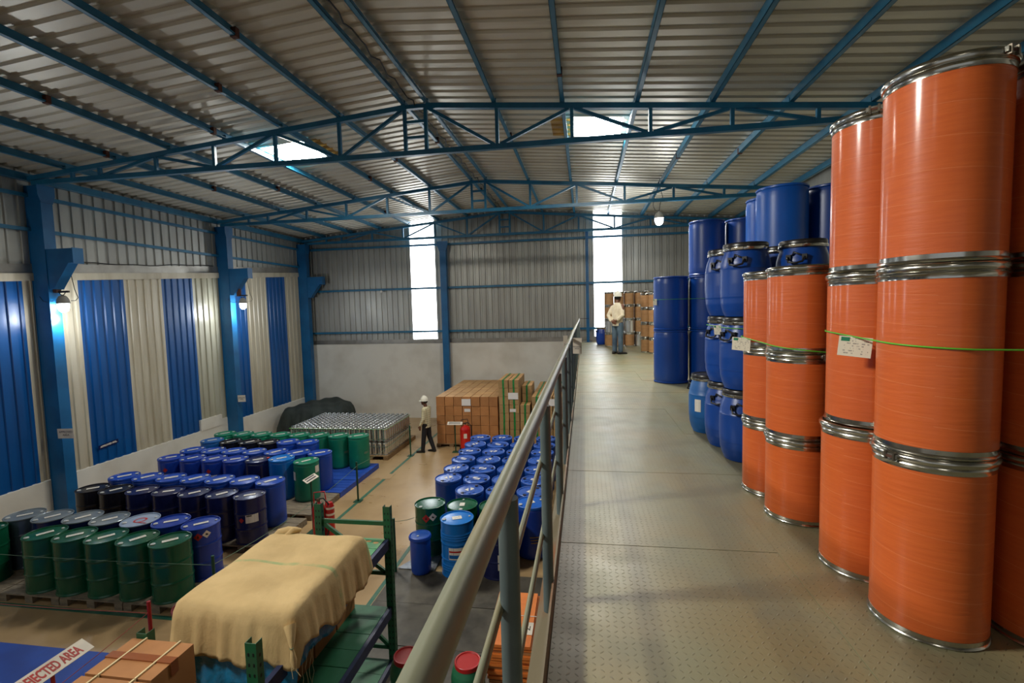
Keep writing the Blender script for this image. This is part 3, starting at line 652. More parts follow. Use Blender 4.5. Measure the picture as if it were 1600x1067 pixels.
for d, y0, y1, m in rowp:
    for i in range(4):
        c = 'blue' if m == 'bluefloor' else 'grey'
        pallet('%s pallet, %s from the aisle in the %s' % (c, ORD[i], d), -5.87 - 1.15 * (i + 1), y0, -5.87 - 1.15 * i - 0.02, y1, m, 'pallets under the drums by the blue and cream wall', nb=5)

# ------------------------------------------------------------------ drums by the left wall, row by row
rowA = [(-9.95, 6.235), (-8.74, 6.24), (-8.16, 6.235), (-7.58, 6.245), (-7.0, 6.24), (-6.415, 6.236)]
for i, (x, y) in enumerate(rowA):
    n = len(rowA) - 1 - i
    drum('steel', 'green', 'green', 'glossy green steel drum with two hoops, %s from the aisle in the front row' % ORD[n], x, y, PZ, 'green steel drums in the front row', 0.9 + 0.15 * math.sin(i * 2.1), lab=(0.21, 0.08))
rowB = [(-9.94, 6.815, 'clearwrap', 'greylid'), (-9.35, 6.815, 'navy', 'greylid'), (-8.75, 6.84, 'navy', 'greylid'), (-8.18, 6.82, 'navy', 'greylid'), (-7.58, 6.83, 'navy', 'paleblue'), (-6.995, 6.845, 'blue', 'blue'), (-6.40, 6.82, 'blue', 'blue')]
dB = {'clearwrap': 'dark drum in cling wrap with grey lid, at the wall end behind green drums'}
for i, (x, y, b, l) in enumerate(rowB):
    n = len(rowB) - 1 - i
    la = dB.get(b) or ('steel drum with pale blue lid and red ring print, behind the green drums' if l == 'paleblue' else ('navy drum with dull grey lid, %s from the aisle behind the green drums' % ORD[n] if l == 'greylid' else 'blue steel drum, %s from the aisle behind the green drums' % ORD[n]))
    t = drum('steel', b, l, la, x, y, PZ, 'drums in the second row', 0.8 + 0.2 * math.sin(i), lab=None if l == 'paleblue' else (0.21, 0.07))
    if l == 'paleblue':
        put(t, 'printed_ring', MB().lathe([(0.07, 0), (0.085, 0.0012), (0.1, 0.0)], M['inkred'], 24).mesh('printed_ring'), (0, 0, 0.868))
        put(t, 'printed_bar', MB().box((-0.13, -0.03, 0), (0.13, -0.01, 0.001), M['inkred']).mesh('printed_bar'), (0.02, -0.1, 0.869), -0.7)
    if i == 6: hazard(t, 0.278, face(x, y), 0.75, 0.8 + 0.2 * math.sin(i), s=0.13)
rowC = [(-10.02, 8.07, 'blacksteel'), (-9.45, 8.05, 'blacksteel'), (-8.85, 8.07, 'navy'), (-8.25, 8.07, 'navy'), (-7.65, 8.05, 'navy'), (-7.045, 8.05, 'navy'), (-6.44, 8.04, 'navy')]
for i, (x, y, b) in enumerate(rowC):
    n = len(rowC) - 1 - i; rz = 0.75 + 0.25 * math.sin(i * 1.7)
    t = drum('steel', b, b, '%s steel drum, %s from the aisle in the dark third row' % ('black' if b == 'blacksteel' else 'navy', ORD[n]) + (', white label' if n == 0 else ''), x, y, PZ, 'dark steel drums in the third row', rz, lab=(0.2, 0.08))
    if n == 0:
        a = face(x, y) - rz
        side_label(t, 'side_label', 0.281, a + 0.05, 0.5, 0.22, 0.16, 'label'); side_label(t, 'red_spot', 0.281, a - 0.62, 0.48, 0.1, 0.1, 'inkred', 0, True); side_label(t, 'black_bar', 0.2818, a - 0.12, 0.555, 0.09, 0.02, 'inkblack')
rowD = [-9.99 + 0.583 * i for i in range(7)]
for i, x in enumerate(rowD):
    n = 6 - i
    drum('plastic', 'bluepl', 'bluepl', 'bright blue drum, %s from the aisle in the row behind the navy ones' % ORD[n], x, 8.72, PZ, 'bright blue drums in the fourth row', 0.85 + 0.2 * math.sin(i * 2.3), lab=(0.24, 0.09))
rowE = [(-10.1, 'blue'), (-9.5, 'blue'), (-8.91, 'blue'), (-8.34, 'blue'), (-7.745, 'navy'), (-7.125, 'lightblue'), (-6.5, 'greenpl')]
for i, (x, b) in enumerate(rowE):
    n = 6 - i; rz = 0.8 + 0.2 * math.sin(i * 1.3); h = 0.95 if b == 'lightblue' else None
    la = {'lightblue': 'light blue plastic drum, taller than its row, beside the lone green drum', 'greenpl': 'green plastic drum with paper labels, alone at the aisle end among blue drums', 'navy': 'dark navy drum with a red bung beside the light blue drum'}.get(b, 'blue drum, %s from the aisle in the fifth row' % ORD[n])
    t = drum('plastic', b, b, la, x, 10.02, PZ, 'drums in the fifth row', rz, h=h, lab=(0.22, 0.07), bung2='bungred' if b == 'navy' else None)
    a = face(x, 10.02) - rz
    if i in (0, 2): side_label(t, 'red_spot', 0.285, a - 0.5, 0.66, 0.11, 0.11, 'inkred', 0, True); side_label(t, 'side_label', 0.285, a - 0.25, 0.5, 0.2, 0.12, 'label')
    if b == 'greenpl': side_label(t, 'side_label', 0.285, a + 0.95, 0.72, 0.14, 0.16, 'label'); side_label(t, 'side_label', 0.285, a - 1.2, 0.6, 0.12, 0.2, 'label')
for i, x in enumerate([-10.07, -9.47, -8.89, -8.31, -7.71, -7.11, -6.52]):
    drum('plastic', 'bluepl', 'bluepl', 'blue plastic drum, %s from the aisle in the sixth row' % ORD[6 - i], x, 10.64, PZ, 'blue plastic drums in the sixth row', 0.9 + 0.2 * math.sin(i * 1.9), lab=(0.24, 0.08))
for i, (x, b) in enumerate([(-10.28, 'hdpe3'), (-9.7, 'blacksteel'), (-9.12, 'blacksteel'), (-8.55, 'blacksteel'), (-7.98, 'bluepl'), (-7.4, 'bluepl')]):
    la = {'hdpe3': 'dull blue drum at the wall end of the row before the green ones', 'blacksteel': 'black drum, %s from the wall before the green row' % ORD[i], 'bluepl': 'deep blue drum, %s from the aisle just before the green-topped row' % ORD[5 - i]}[b]
    drum('steel' if b == 'blacksteel' else 'plastic', b, b, la, x, 11.53, PZ, 'drums in the seventh row', 0.9 + 0.2 * math.sin(i * 1.2), lab=(0.22, 0.08))
for i, x in enumerate([-10.47, -9.88, -9.3, -8.7, -8.1, -7.495, -6.9, -6.305]):
    t = drum('plastic', 'greenpl', 'greenpl', 'green plastic drum, %s from the aisle in the row before the silver cans' % ORD[7 - i], x, 12.24, PZ, 'green plastic drums in the eighth row', 0.9 + 0.2 * math.sin(i * 1.6), lab=(0.24, 0.08))
    if i >= 6:
        a = face(x, 12.24) - (0.9 + 0.2 * math.sin(i * 1.6)); side_label(t, 'faint_print', 0.285, a + 0.75, 0.45, 0.16, 0.06, 'ropedull')

# ------------------------------------------------------------------ drums at the foot of the upper floor
ry = [12.62, 11.98, 11.37, 10.74, 10.1, 9.48, 8.87]; rx = [-2.9, -2.29, -1.68, -1.07]
for j, y in enumerate(ry):
    for i, x in enumerate(rx):
        if j == 6 and i == 0: continue
        rz = 0.5 + 0.9 * math.sin(i * 3.1 + j * 1.7)
        t = drum('plastic', 'hdpe', 'hdpetop', 'blue drum with dark bungs, %s from the aisle, %s row from cartons' % (ORD[i - (1 if j == 6 else 0)], ORD[j]), x, y, 0.0, 'blue drums between the cartons and the green drums', rz, h=0.93, bung='bungdark', lab=(0.16, 0.12))
        put(t, 'stiffener', bridge('hdpetop'), (0, 0, 0.924), 0.7)
for i, x in enumerate([-2.87, -2.26, -1.66]):
    rz = 1.0 + i * 0.7
    t = drum('steel', 'green', 'green', 'green steel drum, %s from the aisle between the light blue and the blue drums' % ORD[i], x, 8.185, 0.02, 'green steel drums in front of the blue block', rz, h=0.9, lab=(0.14, 0.09) if i else None)
    if i == 0: hazard(t, 0.278, face(x, 8.185) - 0.1, 0.72, rz, s=0.15)
t = drum('plastic', 'blue', 'hdpe2', 'tall blue drum with ochre printing, seen between the railing posts', -1.0, 8.27, 0.02, None, 0.6, h=0.95, lab=(0.12, 0.1))
for k in range(3): side_label(t, 'printed_line', 0.2855, face(-1, 8.27) - 0.6 + 0.15, 0.42 - k * 0.05, 0.16 - 0.02 * k, 0.02, 'inkyellow')
t = drum('steel', 'lightblue', 'lightblue', 'light blue steel drum with many hoops and a white, red and blue label', -2.19, 7.57, 0.02, None, 0.4, h=0.93, rings='many', lab=(0.16, 0.12))
a = face(-2.19, 7.57) - 0.4
side_label(t, 'side_label', 0.29, a + 0.0, 0.43, 0.32, 0.20, 'label'); side_label(t, 'red_band', 0.2908, a, 0.465, 0.31, 0.028, 'inkred'); side_label(t, 'blue_band', 0.2908, a, 0.38, 0.31, 0.06, 'hdpe3')
t = drum('steel', 'navy', 'navy', 'navy steel drum with white label, half hidden behind the handrail', -1.50, 7.6, 0.02, None, 0.5)
side_label(t, 'side_label', 0.281, face(-1.50, 7.6) - 0.5 + 0.25, 0.3, 0.16, 0.26, 'label')
# small keg with clamp ring
t = thing('keg', 'small blue plastic keg with clamp lid in front of the green steel drum', 'drum', (-2.82, 7.47, 0.02))
ob('body', MB().lathe([(0.13, 0), (0.155, 0.01), (0.168, 0.05), (0.172, 0.3), (0.172, 0.5), (0.165, 0.58), (0.158, 0.6)], M['bluepl'], 36), t)
ob('clamp_ring', MB().lathe([(0.16, 0.585), (0.188, 0.59), (0.192, 0.62), (0.18, 0.645), (0.165, 0.65)], M['bluepl'], 36), t)
ob('lid', MB().lathe([(0.165, 0.65), (0.15, 0.637), (0.0, 0.637)], M['hdpe'], 36), t); put(t, 'bung', bung_small('bung'), (-0.02, -0.05, 0.637))
# red-lidded green kegs and red drum
def redkeg(label, x, y, h):
    t = thing('keg', label, 'drum', (x, y, 0.02), 0.3, 'green kegs with red lids')
    put(t, 'body', cached(('rk', h), lambda: MB().lathe([(0.15, 0), (0.172, 0.012), (0.175, 0.06), (0.175, h - 0.16), (0.16, h - 0.09), (0.13, h - 0.05), (0.125, h - 0.03)], M['deckdark'], 32).mesh('body')))
    put(t, 'lid', cached(('rkl', h), lambda: MB().lathe([(0.128, h - 0.05), (0.135, h - 0.045), (0.135, h - 0.004), (0.13, h), (0.12, h - 0.002), (0.112, h - 0.012), (0.0, h - 0.012)], M['redlid'], 36).mesh('lid')))
    hd = put(t, 'carry_handle', cached('rkh', lambda: MB().tube([(0.1, 0.1, -0.1), (0.15, 0.13, -0.06), (0.17, 0.02, -0.08), (0.16, -0.1, -0.1)], 0.007, M['black'], 6).mesh('carry_handle')), (0, 0, h))
redkeg('green keg with round red lid beside the foot of the rack', -1.90, 4.5, 0.84); redkeg('green keg with round red lid beside the orange boards', -1.24, 4.5, 0.84)
drum('steel', 'darkred', 'darkred', 'dark red steel drum half hidden behind the canvas cover', -4.83, 5.02, 0.0, None, 0.3, lab=None)
# ------------------------------------------------------------------ silver cans
def can_mesh(h, body='can'):
    r = 0.081
    return MB().lathe([(r - 0.006, 0.0), (r, 0.003), (r, 0.02), (r - 0.003, 0.026), (r - 0.003, h - 0.085), (r, h - 0.08), (r, h - 0.066), (r - 0.02, h - 0.046), (0.03, h - 0.034)], M[body], 14).lathe([(0.04, h - 0.045), (0.05, h - 0.03), (0.052, h - 0.008), (0.042, h + 0.004), (0.0, h + 0.009)], M['cancap'], 10).mesh('silver_can')
CM = can_mesh(0.42)
for i in range(3):
    for j in range(2):
        pallet('wooden pallet under the silver cans, %s from the aisle in the %s row' % (ORD[i], ['nearer', 'far'][j]), -5.9 - 1.13 * (i + 1), 13.22 + 1.2 * j, -5.9 - 1.13 * i - 0.01, 13.22 + 1.2 * j + 1.19, 'wood', 'wooden pallets under the silver cans', nb=5)
ob('pallet_edge', MB().box((-5.93, 15.6, 0.03), (-5.80, 15.9, 0.06), M['rust']), bpy.data.objects['pallet'])
NX, NY = 19, 12
for k in range(2):
    for j in range(NY):
        for i in range(NX):
            if k == 0 and i and j: continue
            x = -6.03 - i * 0.167 - 0.0 + random.uniform(-.002, .002); y = 13.36 + j * 0.167 + random.uniform(-.002, .002)
            o = link('silver_can', CM, None, (x, y, PZ + 0.431 * k), random.uniform(0, 6))
            tag(o, 'silver can, %s from the aisle, %s row back, %s layer' % (ORD[i], ORD[j], ['lower', 'upper'][k]), 'can', 'silver cans on the wooden pallets')
x0, x1, y0, y1 = -6.03 - 18 * 0.167 - 0.088, -5.942, 13.272, 13.36 + 11 * 0.167 + 0.088
for z in (0.92, 0.62, 0.38): tag(ob('strapping', MB().tube([(x0, y0, z), (x1, y0, z + .01), (x1, y1, z), (x0, y1, z), (x0, y0, z)], 0.006, M['ropegreen' if z > .9 else 'ropedull'], 5)), 'cord wound around the block of silver cans, %s' % {0.92: 'bright green, uppermost', 0.62: 'pale, middle turn', 0.38: 'pale, lowest turn'}[z], 'cord', 'cords around the cans')

# ------------------------------------------------------------------ draped covers
def drape(name, x0, x1, y0, y1, ztop, drop, m, bumps, fold=0.02, flare=0.05, round_=0.05, nper=160, nr=14, nh=12, seed=1, corner=0.1, thick=0.004):
    """a sheet over a block; drop(u) = hanging length around the rim, bumps(x, y) = top relief"""
    cx, cy, hx, hy = (x0 + x1) / 2, (y0 + y1) / 2, (x1 - x0) / 2, (y1 - y0) / 2; rnd = random.Random(seed); ph = [rnd.uniform(0, 6) for _ in range(6)]
    vs, fs = [], []
    L = 4 * (hx + hy)
    def rim(u):
        s = (u % 1.0) * L
        for (ax, ay), (dx, dy), ln in [((-hx, -hy), (1, 0), 2 * hx), ((hx, -hy), (0, 1), 2 * hy), ((hx, hy), (-1, 0), 2 * hx), ((-hx, hy), (0, -1), 2 * hy)]:
            if s <= ln: p = Vector((ax + dx * s, ay + dy * s)); break
            s -= ln
        q = Vector((max(-hx + corner, min(hx - corner, p.x)), max(-hy + corner, min(hy - corner, p.y)))); d = p - q
        if d.length > corner: p = q + d.normalized() * corner
        n = d.normalized() if d.length > 1e-6 else Vector((p.x / hx, p.y / hy)).normalized()
        return p, n
    vs.append((cx, cy, ztop + bumps(cx, cy)))
    rows = []
    for i in range(1, nr + 1):
        t = i / nr; row = []
        for k in range(nper):
            p, n = rim(k / nper); x, y = cx + p.x * t, cy + p.y * t
            row.append(len(vs)); vs.append((x, y, ztop + bumps(x, y) - round_ * max(0, (t - 0.8) / 0.2) ** 3))
        rows.append(row)
    for j in range(1, nh + 1):
        row = []
        for k in range(nper):
            u = k / nper; p, n = rim(u); h = drop(u) * j / nh
            w = fold * (0.25 + 0.75 * j / nh) * (math.sin(u * 2 * PI * 23 + ph[0]) + 0.7 * math.sin(u * 2 * PI * 41 + ph[1] + 2 * h) + 0.8 * math.sin(u * 2 * PI * 9 + ph[2])) * min(1, j / 3)
            f = 0.02 * min(1, j / 2) + flare * (j / nh) + w; x, y = cx + p.x + n.x * f, cy + p.y + n.y * f
            zt = ztop + bumps(cx + p.x, cy + p.y) - round_
            row.append(len(vs)); vs.append((x, y, zt - h))
        rows.append(row)
    for k in range(nper): fs.append((0, rows[0][k], rows[0][(k + 1) % nper]))
    for a, b in zip(rows[:-1], rows[1:]):
        for k in range(nper): fs.append((a[k], b[k], b[(k + 1) % nper], a[(k + 1) % nper]))
    o = ob(name, MB().add(vs, fs, M[m], True)); md = o.modifiers.new('thickness', 'SOLIDIFY'); md.thickness = thick; md.offset = -1
    return o
def nz2(x, y, s=1.0, k=0): return 0.5 * math.sin(x * 3.1 * s + 1.3 + k) * math.cos(y * 2.7 * s + .4 * k) + 0.3 * math.sin(x * 7.3 * s + y * 5.1 * s + k)
# heap under the dark tarpaulin behind the cans
o = drape('tarpaulin', -11.35, -9.25, 15.9, 17.95, 0.86, lambda u: 0.66 + 0.16 * math.sin(u * 30), 'darktarp', lambda x, y: 0.17 * math.exp(-((x + 10.3) / 0.8) ** 2) + 0.07 * nz2(x, y, 1.5), fold=0.035, flare=0.14, round_=0.16, seed=4, corner=0.35)
tag(o, 'dark green tarpaulin thrown over a heap in the far corner behind the silver cans', 'tarpaulin')
for i, (x, y) in enumerate([(-11.0, 16.45), (-10.35, 16.45), (-9.7, 16.45), (-11.0, 17.4), (-10.35, 17.4), (-9.7, 17.4)]):
    tag(ob('stuffed_sack', MB().ball((0, 0, 0.36), (0.29, 0.36, 0.36), M['cardpale'], 14, 10), None, (x, y, 0.0)), 'pale stuffed sack under the dark tarpaulin, %s from the wall in the %s row' % (ORD[i % 3], ['front', 'rear'][i // 3]), 'sack', 'sacks under the tarpaulin')

# ------------------------------------------------------------------ cartons by the far wall
def carton_mesh(w, d, h, body='card', top='cardpale', tape=None, gap=0.007):
    mb = MB(); w2, d2 = w / 2 - gap, d / 2 - gap; z1 = h - gap * 1.3
    vs = [(-w2, -d2, 0), (w2, -d2, 0), (w2, d2, 0), (-w2, d2, 0), (-w2, -d2, z1), (w2, -d2, z1), (w2, d2, z1), (-w2, d2, z1)]
    mb.add(vs, [(0, 3, 2, 1), (0, 1, 5, 4), (1, 2, 6, 5), (2, 3, 7, 6), (3, 0, 4, 7)], M[body])
    mb.add([vs[4], vs[5], (w2, -0.003, z1), (-w2, -0.003, z1), (w2, 0.003, z1), (-w2, 0.003, z1), vs[6], vs[7], (w2, 0, z1 - 0.006), (-w2, 0, z1 - 0.006)],
           [(0, 1, 2, 3), (5, 4, 6, 7), (3, 2, 8, 9), (9, 8, 4, 5)], M[top])
    return mb.mesh('box')
def tape_mesh(w, d, h):
    z = h
    return MB().box((-0.028, -d / 2 + 0.001, 0.0), (0.028, -d / 2 + 0.0035, z), M['tape']).box((-0.028, -d / 2 + 0.001, z - 0.003), (0.028, d / 2 - 0.002, z), M['tape']).mesh('green_tape')
def carton(w, d, h, x, y, z, label, group, kind='card', rz=0.0):
    t = thing('carton', label, 'box', (x, y, z), rz, group)
    if kind == 'card': put(t, 'box', cached(('cb', w, d, h, kind), lambda: carton_mesh(w, d, h)))
    else:
        put(t, 'box', cached(('cb', w, d, h, kind), lambda: carton_mesh(w, d, h, 'card2', 'cardpale'))); put(t, 'green_tape', cached(('ct', w, d, h), lambda: tape_mesh(w, d, h)))
    return t
for i, (a, b) in enumerate([(-4.86, -3.85), (-3.84, -2.82), (-2.81, -1.8), (-1.79, -0.75)]):
    for j in range(3): pallet('wooden pallet under the cartons, %s from the man, %s from the front' % (ORD[i], ORD[j]), a, 14.72 + 1.23 * j, b, 15.94 + 1.23 * j, 'wood', 'pallets under the cartons', h=0.1, nb=4)
BW, BD, BH, BZ = 0.292, 0.45, 0.311, 0.1005
for i in range(7):
    for j in range(8):
        for k in range(5):
            if i and j and k < 4:
                if k == 0: carton(BW, BD, BH * 4 + 0.001, -4.70 + i * 0.2935, 14.98 + j * 0.452, BZ, 'brown carton inside the block, %s column, %s row deep' % (ORD[i], ORD[j]), 'cartons inside the brown block')
                continue
            carton(BW, BD, BH, -4.70 + i * 0.2945 + random.uniform(-.003, .003), 14.98 + j * 0.456 + random.uniform(-.01, .01), BZ + k * 0.3113, 'brown carton, %s column from the man, %s row deep, %s tier' % (ORD[i], ORD[j], ORD[k]), 'brown cartons stacked by the far wall')
# olive taped cartons, taller
def taped(n, x, y, z, what): carton(0.32, 0.5, 0.264, x + random.uniform(-.006, .006), y + random.uniform(-.008, .008), z, 'green-taped carton, ' + what, 'green-taped cartons', 'taped', random.uniform(-.01, .01))
for i in range(2):
    for j in range(3):
        if j: carton(0.32, 0.5, 0.264 * 6 + 0.002, -2.58 + i * 0.335, 14.90 + j * 0.52, BZ, 'olive carton inside the tall stack, %s column, %s row deep' % (ORD[i], ORD[j]), 'cartons inside the taped stacks', 'taped')
        for k in range(6 if j else 0, 8): taped(0, -2.58 + i * 0.335, 14.90 + j * 0.52, BZ + k * 0.2645, 'tall stack, %s column, %s row deep, %s tier' % (ORD[i], ORD[j], ORD[k]))
for k in range(5): taped(0, -1.90, 14.90, BZ + k * 0.2645, 'low stack in front, %s tier' % ORD[k])
for k in range(7): taped(0, -1.90, 15.43, BZ + k * 0.2645, 'middle stack behind the low one, %s tier' % ORD[k])
for k in range(7): taped(0, -1.90, 15.96, BZ + k * 0.2645, 'rear stack behind the middle one, %s tier' % ORD[k])
for i in range(3):
    for j in range(6):
        if i and j: carton(0.32, 0.5, 0.264 * 5 + 0.002, -1.53 + i * 0.335, 14.90 + j * 0.52, BZ, 'olive carton inside the railing block, %s column, %s row deep' % (ORD[i], ORD[j]), 'cartons inside the taped stacks', 'taped')
        for k in range(5 if i and j else 0, 6): taped(0, -1.53 + i * 0.335, 14.90 + j * 0.52, BZ + k * 0.2645, 'block by the railing, %s column, %s row deep, %s tier' % (ORD[i], ORD[j], ORD[k]))
def stuck(x, y, z, w, h, label):
    o = ob('notice', MB().box((-w / 2, -0.0015, -h / 2), (w / 2, 0, h / 2), M['notice']), None, (x, y, z)); tag(o, label, 'notice', 'printed sheets on the cartons')
stuck(-3.83, 14.752, 1.47, 0.30, 0.22, 'larger printed sheet on the top tier of the brown cartons'); stuck(-3.80, 14.752, 1.21, 0.20, 0.10, 'small printed slip on the brown cartons under the larger sheet')
stuck(-2.27, 14.648, 1.70, 0.32, 0.21, 'larger printed sheet on the tall green-taped cartons'); stuck(-2.29, 14.648, 1.24, 0.20, 0.10, 'small printed slip on the tall green-taped cartons'); stuck(-1.0, 14.648, 1.5, 0.30, 0.22, 'printed sheet on the cartons seen behind the railing')

# ------------------------------------------------------------------ fire extinguishers, sign stands, rope posts
def trolley(label, x, y, r=0.14, h=0.92, second=False):
    t = thing('fire_extinguisher', label, 'fire extinguisher', (x, y, 0), 0.25, 'wheeled fire extinguishers')
    ob('cylinder', MB().lathe([(0.0, 0.08), (r - 0.03, 0.085), (r, 0.13), (r, h - 0.14), (r - 0.03, h - 0.07), (0.04, h - 0.02), (0.03, h)], M['red'], 26), t)
    ob('valve', MB().lathe([(0.03, h - 0.01), (0.035, h + 0.05), (0.0, h + 0.055)], M['darksteel'], 12).bar((-0.06, 0, h + 0.03), (0.08, 0, h + 0.05), 0.02, 0.02, M['black']), t)
    ob('hose', MB().tube([(0.0, 0, h + 0.04), (0.1, -0.02, h + 0.06), (0.19, -0.03, h - 0.05), (0.19, -0.05, 0.4), (0.16, -0.08, 0.25)], 0.014, M['black'], 8), t)
    ob('frame', MB().tube([(-0.10, 0.1, 0.1), (-0.12, 0.12, h), (-0.12, 0.14, h + 0.12), (0.08, 0.14, h + 0.13), (0.1, 0.12, h), (0.1, 0.1, 0.1)], 0.012, M['red' if second else 'black'], 8), t)
    for s in (-1, 1): ob('wheel', MB().lathe([(0.0, -0.02), (0.085, -0.02), (0.095, 0), (0.085, 0.02), (0, 0.02)], M['black'], 18), t, (s * 0.17, 0.1, 0.095)).rotation_euler = (0, PI / 2, 0)
    ob('white_label', MB().box((-0.05, -r - 0.003, 0.45), (0.05, -r + 0.01, 0.6), M['signwhite']), t)
    if second:
        ob('gas_cylinder', MB().lathe([(0.0, 0.08), (0.07, 0.085), (0.08, 0.12), (0.08, 0.78), (0.05, 0.86), (0.0, 0.88)], M['red'], 20, (0.2, 0.02, 0)), t)
        for z in (0.5, 0.62, 0.74): ob('white_band', MB().lathe([(0.081, z), (0.082, z + 0.01), (0.082, z + 0.03), (0.081, z + 0.04)], M['signwhite'], 20, (0.2, 0.02, 0)), t)
trolley('red wheeled fire extinguisher beside the rack, pale red handle frame and second bottle', -5.05, 8.1, 0.12, 0.9, True)
trolley('red fire extinguisher with black hose in front of the brown cartons', -3.77, 14.3, 0.165, 0.86)
def stand(label, x, y, rz, h, w, m, body=None, d=0.14, tilt=0.6):
    t = thing('sign_stand', label, 'sign', (x, y, 0), rz)
    ob('base', MB().box((-0.1, -0.1, 0), (0.1, 0.1, 0.012), M[m]), t); ob('pole', MB().lathe([(0.018, 0.01), (0.018, h - 0.02)], M[m], 12), t)
    B = basis((0, 0, h), (1, 0, 0), (0, math.cos(tilt), math.sin(tilt)))
    o = ob('board', MB().box((-w / 2, -d / 2, 0), (w / 2, d / 2, 0.008), M['signwhite']), t); o.matrix_local = B
    if body:
        l = link('lettering', text_mesh(body, 0.15, M['inkred'], bold=0.005, sx=w * 0.94 / (0.15 * len(body) * 0.68)), o); l.location = (0, -0.005, 0.0092)
    else:
        for k in range(2): ob('printed_line', MB().box((-w * 0.4, 0.02 - 0.05 * k, 0.008), (w * 0.36, 0.045 - 0.05 * k, 0.0086), M['ink']), o)
stand('tilted white board reading REJECTED AREA on a red post over the blue floor', -5.30, 3.73, PI / 2, 1.0, 0.70, 'redpost', 'REJECTED AREA', 0.17, 0.5)
stand('small tilted sign on a green post between the lone green drum and the extinguisher', -5.54, 8.66, PI / 2, 1.12, 0.42, 'greenpost', None, 0.12)
stand('small white sign board on a green post in front of the brown cartons', -4.07, 14.2, 0.05, 0.91, 0.48, 'greenpost', None, 0.13)
def rope_post(label, x, y, m, h=0.95):
    t = thing('rope_post', label, 'post', (x, y, 0), 0, 'rope posts')
    put(t, 'base', cached(('rb', m), lambda: MB().box((-0.09, -0.09, 0), (0.09, 0.09, 0.01), M[m]).mesh('base'))); put(t, 'pole', cached(('rp', m, h), lambda: MB().lathe([(0.022, 0.008), (0.022, h), (0.0, h)], M[m], 12).mesh('pole')))
rope_post('green rope post on the line beside the empty blue pallet', -5.36, 10.24, 'greenpost'); rope_post('green rope post at the corner of the silver cans', -5.375, 13.72, 'greenpost')
rope_post('green rope post before the green drums, behind the canvas cover', -5.46, 5.98, 'greenpost', 0.94); rope_post('green rope post close behind the tall rack upright', -3.26, 7.42, 'greenpost')
rope_post('red rope post in front of the green steel drums', -5.44, 4.92, 'redpost', 0.92)
def cord(label, pts, m, r=0.005):
    tag(ob('cord', MB().tube(pts, r, M[m], 6)), label, 'cord')
def sag(a, b, s=0.05, n=10): return [tuple(a[i] + (b[i] - a[i]) * k / n - (s * 4 * (k / n) * (1 - k / n) if i == 2 else 0) for i in range(3)) for k in range(n + 1)]
cord('pale green cord strung in front of the green steel drums', sag((-11.6, 5.88, 0.86), (-5.46, 5.94, 0.82), 0.05), 'ropedull', 0.004)
cord('pale green cord between the front post and the post by the blue pallet', sag((-5.43, 5.98, 0.82), (-5.34, 10.22, 0.86), 0.12), 'ropedull', 0.004)
cord('pale green cord between the two posts beside pallets and cans', sag((-5.36, 10.24, 0.86), (-5.375, 13.72, 0.86), 0.1), 'ropedull', 0.004)
cord('thin red cord strung to the red post before the drums', sag((-10.5, 4.95, 0.75), (-5.44, 4.9, 0.78), 0.05), 'ropered', 0.004)
cord('thin red cord from the red post towards the sign', sag((-5.44, 4.9, 0.78), (-5.32, 1.5, 0.8), 0.1), 'ropered', 0.004)
cord('thin green cord from the post behind the rack to the green steel drum', sag((-3.26, 7.42, 0.9), (-3.19, 8.19, 0.62), 0.02), 'greenline', 0.004)

# blue plastic floor pallets at the rejected area
for i in range(3):
    pallet('blue plastic pallet under the red-lettered sign, %s from the rack' % ORD[i], -5.52 - 1.2 * (i + 1), 2.6, -5.52 - 1.2 * i - 0.008, 5.0, 'bluefloor', 'blue pallets of the rejected area', h=0.02 + 0.1, nb=3)

# ------------------------------------------------------------------ pallet rack
rk = thing('pallet_rack', 'green steel pallet rack with dark blue beams and green plank decks', 'rack', (0, 0, 0))
RX, RYS = (-3.365, -2.45), (5.4, 3.0)
up = cached('up', lambda: MB().box((-0.045, -0.035, 0), (0.045, -0.03, 2.06), M['rackgreen']).box((-0.045, -0.03, 0), (-0.04, 0.035, 2.06), M['rackgreen']).box((0.04, -0.03, 0), (0.045, 0.035, 2.06), M['rackgreen']).mesh('upright'))
def slots():
    b = MB()
    for i in range(24):
        for s in (-0.02, 0.02): b.box((s - 0.006, -0.037, 0.12 + i * 0.08), (s + 0.006, -0.0345, 0.145 + i * 0.08), M['inkblack'])
        b.box((0.0445, -0.006, 0.1 + i * 0.08), (0.0465, 0.01, 0.125 + i * 0.08), M['inkblack'])
    return b.mesh('slots')
for x in RX:
    for y in RYS:
        o = put(rk, 'upright', up, (x, y, 0)); s = put(o, 'slots', cached('slots', slots)); s['kind'] = 'stuff'
for y in RYS:
    for z in ((0.22, 1.19, 1.83) if y > 4 else (0.22, 1.0)): ob('brace', MB().bar((RX[0] + .04, y + .01, z), (RX[1] - .04, y + .01, z), 0.03, 0.05, M['rackgreen']), rk)
    for za, zb in (((0.22, 0.72), (1.19, 1.55)) if y > 4 else ((0.22, 0.72),)): ob('brace', MB().bar((RX[0] + .35, y + .01, zb), (RX[1] - .04, y + .01, za), 0.03, 0.045, M['rackgreen']), rk)
    if y > 4: ob('brace', MB().bar((RX[0] + .04, y + .01, 1.80), (RX[0] + .4, y + .01, 1.55), 0.03, 0.045, M['rackgreen']), rk)
